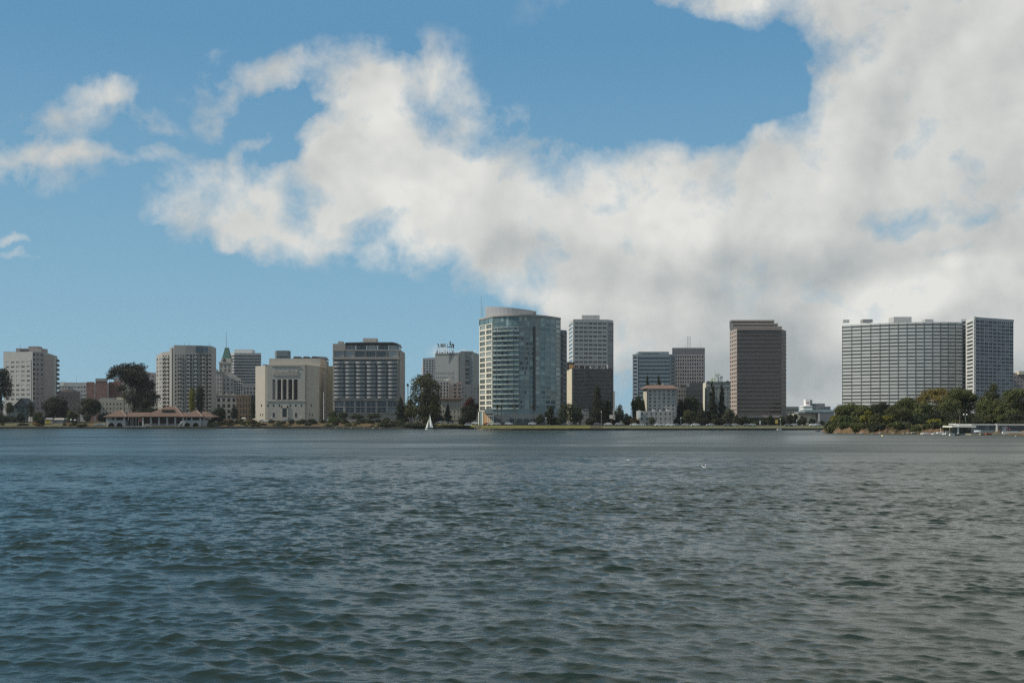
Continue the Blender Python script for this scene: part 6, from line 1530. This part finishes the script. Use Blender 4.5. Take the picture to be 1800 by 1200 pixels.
for k, (px, pt, pb_, hw, m_, lab) in enumerate((
    (1295, 728, 748, 8, 'dark', 'dark tree right of the pale green willow'), (1311, 730, 747, 13, 'black', 'broad dark bush in front of the brown tower'), (1322, 739, 748, 12, 'green', 'low green bush before the broad dark one'),
    (1342, 733, 748, 8, 'dark', 'dim green tree before the middle of the brown tower'), (1354, 729, 748, 8, 'black', 'dark tree left of the yellow sign'), (1375, 730, 748, 11, 'dark', 'dark tree before the right corner of the brown tower'),
    (1389, 726, 748, 8, 'black', 'dark tree right of the brown tower'), (1398, 727, 742, 5, 'black', 'small dark tree before the pale wall'), (1411, 730, 748, 9, 'dark', 'round dark tree left of the sunny wall'), (1428, 735, 748, 7, 'black', 'small dark tree before the sunny wall'),
    (1444, 739, 750, 8, 'dark', 'dark bush next to the tip of the wooded spit'))):
    T('tree', lab, px, pt, pb_, hw, 632 + (k * 7) % 16, LV[m_], 'round', 120 + k)
# the wooded spit
def PT(label, px, pt, pb_, hw, dY, mat, kind='round', seed=1, **kw):
    Y = penY(px) + dY; bush = kind == 'bush'
    hw *= 1.18; mat = 'mid' if (mat == 'dark' and (seed % 3) != 1) else mat
    return T('shrub' if bush else 'tree', label, px, pt, pb_, hw, Y, LV[mat], kind, seed, z0=max(.2, penz(px, Y)) , cat='shrub' if bush else 'tree', trunk=not bush, size=.46, zfl=.3 if bush else None, **kw)
PT('dull dark tree at the left of the spit behind the shrubs', 1494, 708, 742, 26, 45, 'dark', seed=140)
PT('small dark tree behind the first dark one on the spit', 1480, 714, 742, 12, 35, 'dark', seed=141)
PT('dark tree before the left half of the wide curved slab', 1551, 706, 740, 22, 48, 'black', seed=142)
PT('dim green tree between the dark one and the gold crown', 1597, 698, 740, 22, 46, 'dark', seed=143)
PT('small dark treetop before the curved slab, left of the gold crown', 1582, 703, 730, 9, 44, 'dark', seed=144)
PT('wide gold and olive crowned tree before the curved slab', 1647, 681, 738, 34, 52, 'gold', lobes=[(1640, 692, 18, 9), (1655, 688, 18, 7), (1628, 702, 13, 9), (1648, 702, 20, 10), (1666, 697, 14, 10), (1620, 710, 8, 6)], seed=145)
PT('huge dark green tree in the middle of the right group', 1690, 682, 742, 44, 45, 'dark', lobes=[(1672, 692, 16, 9), (1690, 690, 16, 9), (1708, 698, 14, 10), (1718, 710, 13, 13), (1700, 712, 20, 14), (1680, 710, 22, 14), (1660, 716, 18, 12), (1716, 727, 12, 10), (1690, 730, 24, 10), (1662, 732, 20, 9), (1640, 722, 16, 12), (1635, 735, 18, 8)], seed=146, dens=3.2)
PT('green sunlit crown on the shoulder of the huge dark tree', 1702, 686, 706, 16, 47, 'green', seed=147)
PT('pointed olive brown tree before the grid tower', 1745, 672, 735, 14, 46, 'olive', lobes=[(1746, 682, 8, 9), (1741, 696, 11, 11), (1752, 700, 10, 10), (1738, 712, 12, 10), (1748, 722, 14, 12)], seed=148)
PT('large dark green tree at the right edge', 1790, 683, 740, 42, 42, 'dark', lobes=[(1765, 696, 14, 11), (1785, 693, 18, 10), (1805, 690, 18, 12), (1825, 700, 18, 14), (1760, 712, 14, 12), (1780, 712, 20, 13), (1805, 716, 22, 14), (1770, 728, 18, 10), (1795, 732, 20, 9), (1825, 725, 20, 14)], seed=149, dens=3.2)
PT('dim tree between the olive brown one and the large right one', 1752, 704, 740, 16, 36, 'dark', seed=150)
PT('olive green bush above the right boathouse roof', 1740, 728, 745, 12, 28, 'olive', seed=151)
PT('dull green small tree right above the boathouse windows', 1765, 728, 745, 12, 28, 'dark', seed=152)
PT('round dark shrub over the canopy of the right boathouse', 1680, 736, 748, 10, 22, 'dark', 'bush', 153)
PT('yellow olive bush left of the canopy', 1642, 735, 747, 12, 20, 'yellow', seed=154)
PT('olive leaning tree in the middle of the bank', 1584, 716, 748, 20, 16, 'olive', lobes=[(1580, 724, 10, 7), (1592, 722, 9, 6), (1572, 732, 9, 7), (1588, 734, 13, 8), (1600, 732, 7, 7), (1567, 740, 7, 4)], seed=155, dens=2)
PT('yellow green tree on the bank, left of the olive leaning one', 1557, 730, 745, 12, 14, 'yellow', seed=156)
PT('bright yellow green tree standing up behind the dark bank shrub', 1524, 720, 746, 13, 20, 'yellow', lobes=[(1527, 726, 7, 6), (1519, 734, 8, 6), (1530, 738, 8, 6), (1514, 738, 5, 4)], seed=157, dens=2)
PT('brownish round tree over the dark bank shrub', 1538, 726, 752, 12, 12, 'olive', seed=158)
PT('round green shrub on the left of the bank', 1486, 728, 754, 12, 9, 'green', seed=159)
PT('yellow tipped shrub at the left tip of the spit', 1467, 729, 748, 8, 14, 'yellow', seed=160)
PT('dark shrub at the very left tip of the spit', 1459, 736, 758, 9, 4, 'dark', 'bush', 161)
PT('dark green shrub between the tip and the round green shrub', 1474, 730, 750, 9, 12, 'dark', seed=162)
PT('dark shrub right of the round green shrub', 1503, 737, 756, 9, 8, 'dark', 'bush', 163)
PT('dark shrub with twigs in the middle of the orange bank', 1517, 742, 755, 9, 8, 'dark', 'bush', 164)
PT('big dark overhanging shrub reaching down to the water', 1541, 741, 762, 15, 3, 'black', 'bush', 165)
PT('dark hollow shrub right of the overhanging one', 1577, 745, 761, 10, 5, 'black', 'bush', 166)
PT('dark round shrub at the right end of the bank', 1611, 744, 762, 14, 3, 'dark', 'bush', 167)
PT('pale twiggy shrub between the two dark bank shrubs', 1592, 738, 760, 10, 4, 'grey', 'bush', 168)
PT('dark hedge behind the low wall above the canopy', 1650, 740, 750, 16, 12, 'black', 'bush', 169)
PT('dark hedge along the top of the right boathouse roof', 1720, 738, 747, 26, 26, 'black', 'bush', 170)
PT('dark hedge above the blue windows at the far right', 1785, 738, 748, 30, 26, 'black', 'bush', 171)
PT('low dark hedge in the middle of the spit', 1600, 733, 746, 24, 20, 'dark', 'bush', 172)
palm(1687, 717, 428, 'dull thin palm behind the right boathouse canopy', 173, 6.5, LV['grey'], z0=penz(1687, 428))

for k, (px, pt, pb_, hw, dY, m_, lab) in enumerate((
    (1500, 728, 748, 26, 24, 'dark', 'broad dark thicket low on the left of the spit'), (1550, 726, 748, 28, 26, 'black', 'broad dark thicket behind the bank shrubs, middle left'), (1600, 724, 748, 28, 28, 'dark', 'broad dark thicket behind the olive leaning tree'),
    (1645, 722, 748, 28, 34, 'black', 'broad dark thicket under the gold crowned tree'), (1690, 722, 750, 30, 38, 'black', 'broad dark thicket under the huge dark tree'), (1740, 724, 750, 30, 34, 'dark', 'broad dark thicket under the pointed olive brown tree'), (1795, 722, 750, 34, 34, 'black', 'broad dark thicket under the large right tree'))):
    PT(lab, px, pt, pb_, hw, dY, m_, 'bush', 200 + k)
for k, (px, pt, hw, dY, m_) in enumerate(((1530, 748, 6, 4, 'dark'), (1556, 747, 7, 5, 'green'), (1568, 750, 6, 3, 'dark'), (1494, 746, 6, 5, 'olive'), (1625, 750, 7, 5, 'olive'), (1634, 747, 6, 8, 'dark'), (1656, 749, 6, 8, 'olive'), (1600, 754, 6, 2, 'grey'))):
    PT('small shrub growing on the orange bank', px, pt, pt + 11, hw, dY, m_, 'bush', 220 + k, group='small shrubs on the orange bank')
for k, (px, pt, hw, Yk, m_, lab) in enumerate(((115, 726, 10, 790, 'black', 'dark low growth between the two dark round trees'), (180, 722, 12, 790, 'dark', 'dark low growth left of the boathouse'), (20, 730, 16, 782, 'dark', 'dark growth at the foot of the gabled house'), (85, 728, 12, 788, 'black', 'dark growth behind the shed with the yellow door'),
   (262, 712, 22, 775, 'black', 'dark understory behind the boathouse centre'), (975, 732, 16, 640, 'dark', 'dark understory right of the glass tower podium'), (1040, 734, 14, 640, 'black', 'dark understory at the tall dark conifer'), (1075, 735, 14, 642, 'dark', 'dark understory behind the square sign post'),
   (1200, 728, 18, 650, 'black', 'dark understory right of the hotel'), (1235, 730, 18, 648, 'black', 'dark understory left of the conifer pair'), (1262, 732, 16, 646, 'black', 'dark understory below the conifer pair'), (1300, 735, 20, 650, 'dark', 'dark understory at the left of the brown tower'), (1335, 736, 18, 652, 'black', 'dark understory in the middle of the brown tower'), (1365, 736, 16, 652, 'dark', 'dark understory at the right of the brown tower'), (1400, 736, 18, 652, 'dark', 'dark understory right of the brown tower'), (1110, 735, 16, 642, 'dark', 'dark understory left of the hotel annex'),
   (760, 726, 24, 748, 'black', 'dark understory below the tall loose olive tree'), (815, 730, 14, 716, 'black', 'dark understory below the reddish tree'))):
    T('shrub', lab, px, pt, 750, hw, Yk, LV[m_], 'bush', 240 + k, cat='shrub', trunk=False)

for k in range(34):
    rr = random.Random(500 + k); px = rr.uniform(368, 712); Yk = shoreY(px) + rr.uniform(3, 26); hh = rr.uniform(4, 9); base_ = HY + (CAMZ - gz(px, Yk)) / Yk * F
    T('shrub', 'low brownish green garden shrub between the boathouse and the sailing boat', px, base_ - hh, base_ + 1, rr.uniform(4, 10), Yk, LV[rr.choice(['olive', 'dark', 'olive', 'black', 'dark'])], 'bush', 500 + k, cat='shrub', trunk=False, group='low garden shrubs between the boathouse and the sailing boat')
for k, (px, pt, pb_, hw, dY, m_, lab) in enumerate(((1462, 742, 761, 10, 1, 'dark', 'dark green shrub at the waterline of the spit tip'), (1488, 738, 756, 13, 5, 'green', 'green shrub spilling over the left of the bank'), (1508, 741, 760, 10, 2, 'dark', 'dark shrub reaching the water left of the biggest overhanging one'), (1552, 744, 760, 9, 4, 'black', 'black shrub right beside the biggest overhanging one'), (1527, 740, 756, 8, 6, 'olive', 'olive shrub on the bank below the yellow green tree'), (1600, 745, 760, 10, 3, 'olive', 'olive shrub on the bank left of the last round dark one'), (1632, 742, 753, 10, 10, 'olive', 'olive shrub at the right end of the bank'), (1580, 739, 750, 12, 9, 'green', 'green shrub below the olive leaning tree'))):
    PT(lab, px, pt, pb_, hw, dY, m_, 'bush', 300 + k)

for k in range(26):
    rr = random.Random(700 + k); px = 1458 + k * 8.4 + rr.uniform(-3, 3); dY = rr.uniform(2, 12); Y_ = penY(px) + dY
    if 1668 < px: break
    PT('scrubby bush in the continuous scrub of the spit bank', px, rr.uniform(736, 747), rr.uniform(751, 757), rr.uniform(6, 11), dY, rr.choice(['mid', 'olive', 'black', 'green', 'mid', 'dark']), 'bush', 700 + k, group='scrubby bushes along the spit bank')
for k, (px, pt, hw, m_, lab) in enumerate(((1518, 712, 18, 'mid', 'mid green tree filling the gap left of the dark pair on the spit'), (1575, 711, 18, 'olive', 'olive tree filling the gap between the dark tree and the dim one on the spit'), (1620, 706, 18, 'mid', 'mid green tree in front of the left side of the gold crown'), (1733, 700, 16, 'mid', 'mid green tree in the gap before the grid tower'))):
    PT(lab, px, pt, 745, hw, 36, m_, 'round', 760 + k)

T('shrub', 'dull green shrubs at the very left edge of the shore', 0, 722, 746, 14, 766, LV['dark'], 'bush', 800, cat='shrub', trunk=False)
T('tree', 'dim tree low behind the dark conifer, left of the tall loose tree', 722, 703, 742, 13, 780, LV['mid'], seed=801)
T('tree', 'small dark tree in the gap below the lone palm', 712, 712, 742, 9, 785, LV['dark'], seed=802)

for k in range(40):
    rr = random.Random(900 + k); px = rr.uniform(4, 712); Yk = shoreY(px) + rr.uniform(1.5, 7)
    if 183 < px < 362: continue
    hh = rr.uniform(2.5, 5.5); base_ = HY + (CAMZ - gz(px, Yk)) / Yk * F
    T('shrub', 'small tuft of shrub growing right behind the left lake wall', px, base_ - hh, base_ + 1, rr.uniform(4, 9), Yk, LV[rr.choice(['olive', 'dark', 'brown', 'mid', 'dark'])], 'bush', 900 + k, cat='shrub', trunk=False, group='tufts of shrub behind the left lake wall')
for k, (px, Yd, mt, lab) in enumerate(((1630, 418, WHP, 'white dinghy tied up outermost at the left end of the white dock'), (1637, 417.5, plain('red_hull', (.3, .05, .04)), 'small red dinghy at the left part of the white dock'), (1668, 404.5, WHP, 'white dinghy tied below the left end of the canopy'), (1728, 392.5, plain('tan_hull', (.4, .33, .2)), 'tan rowing boat before the walkway, left one'), (1738, 392, plain('red_hull', ()), 'red rowing boat before the walkway, right one'))):
    o = thing('dinghy', (X(px, Yd), Yd, .1), lab, 'boat'); t = MB(); hull(t, (X(px, Yd), Yd, .25), 2.8, 1.1, .55, .1 * k); t.build('hull', mt, o, True)
    t = MB(); t.box(X(px, Yd) - .2, X(px, Yd) + .2, Yd - .4, Yd + .4, .45, .6); t.build('thwart', WF, o)

def haze():
    t = MB(); t.box(-17000, 25000, -60, 13500, -3, 140)
    o = t.build('haze', None); o.data.materials.clear()
    m = bpy.data.materials.new('haze'); m.use_nodes = True; nt = m.node_tree; nt.nodes.clear()
    out = nt.nodes.new('ShaderNodeOutputMaterial'); v = nt.nodes.new('ShaderNodeVolumePrincipled')
    v.inputs['Color'].default_value = (.86, .90, .95, 1); v.inputs['Density'].default_value = .000042; v.inputs['Anisotropy'].default_value = .2
    nt.links.new(v.outputs[0], out.inputs['Volume']); o.data.materials.append(m); o['kind'] = 'stuff'; o['label'] = 'thin pale air haze over the lake and city'
haze()
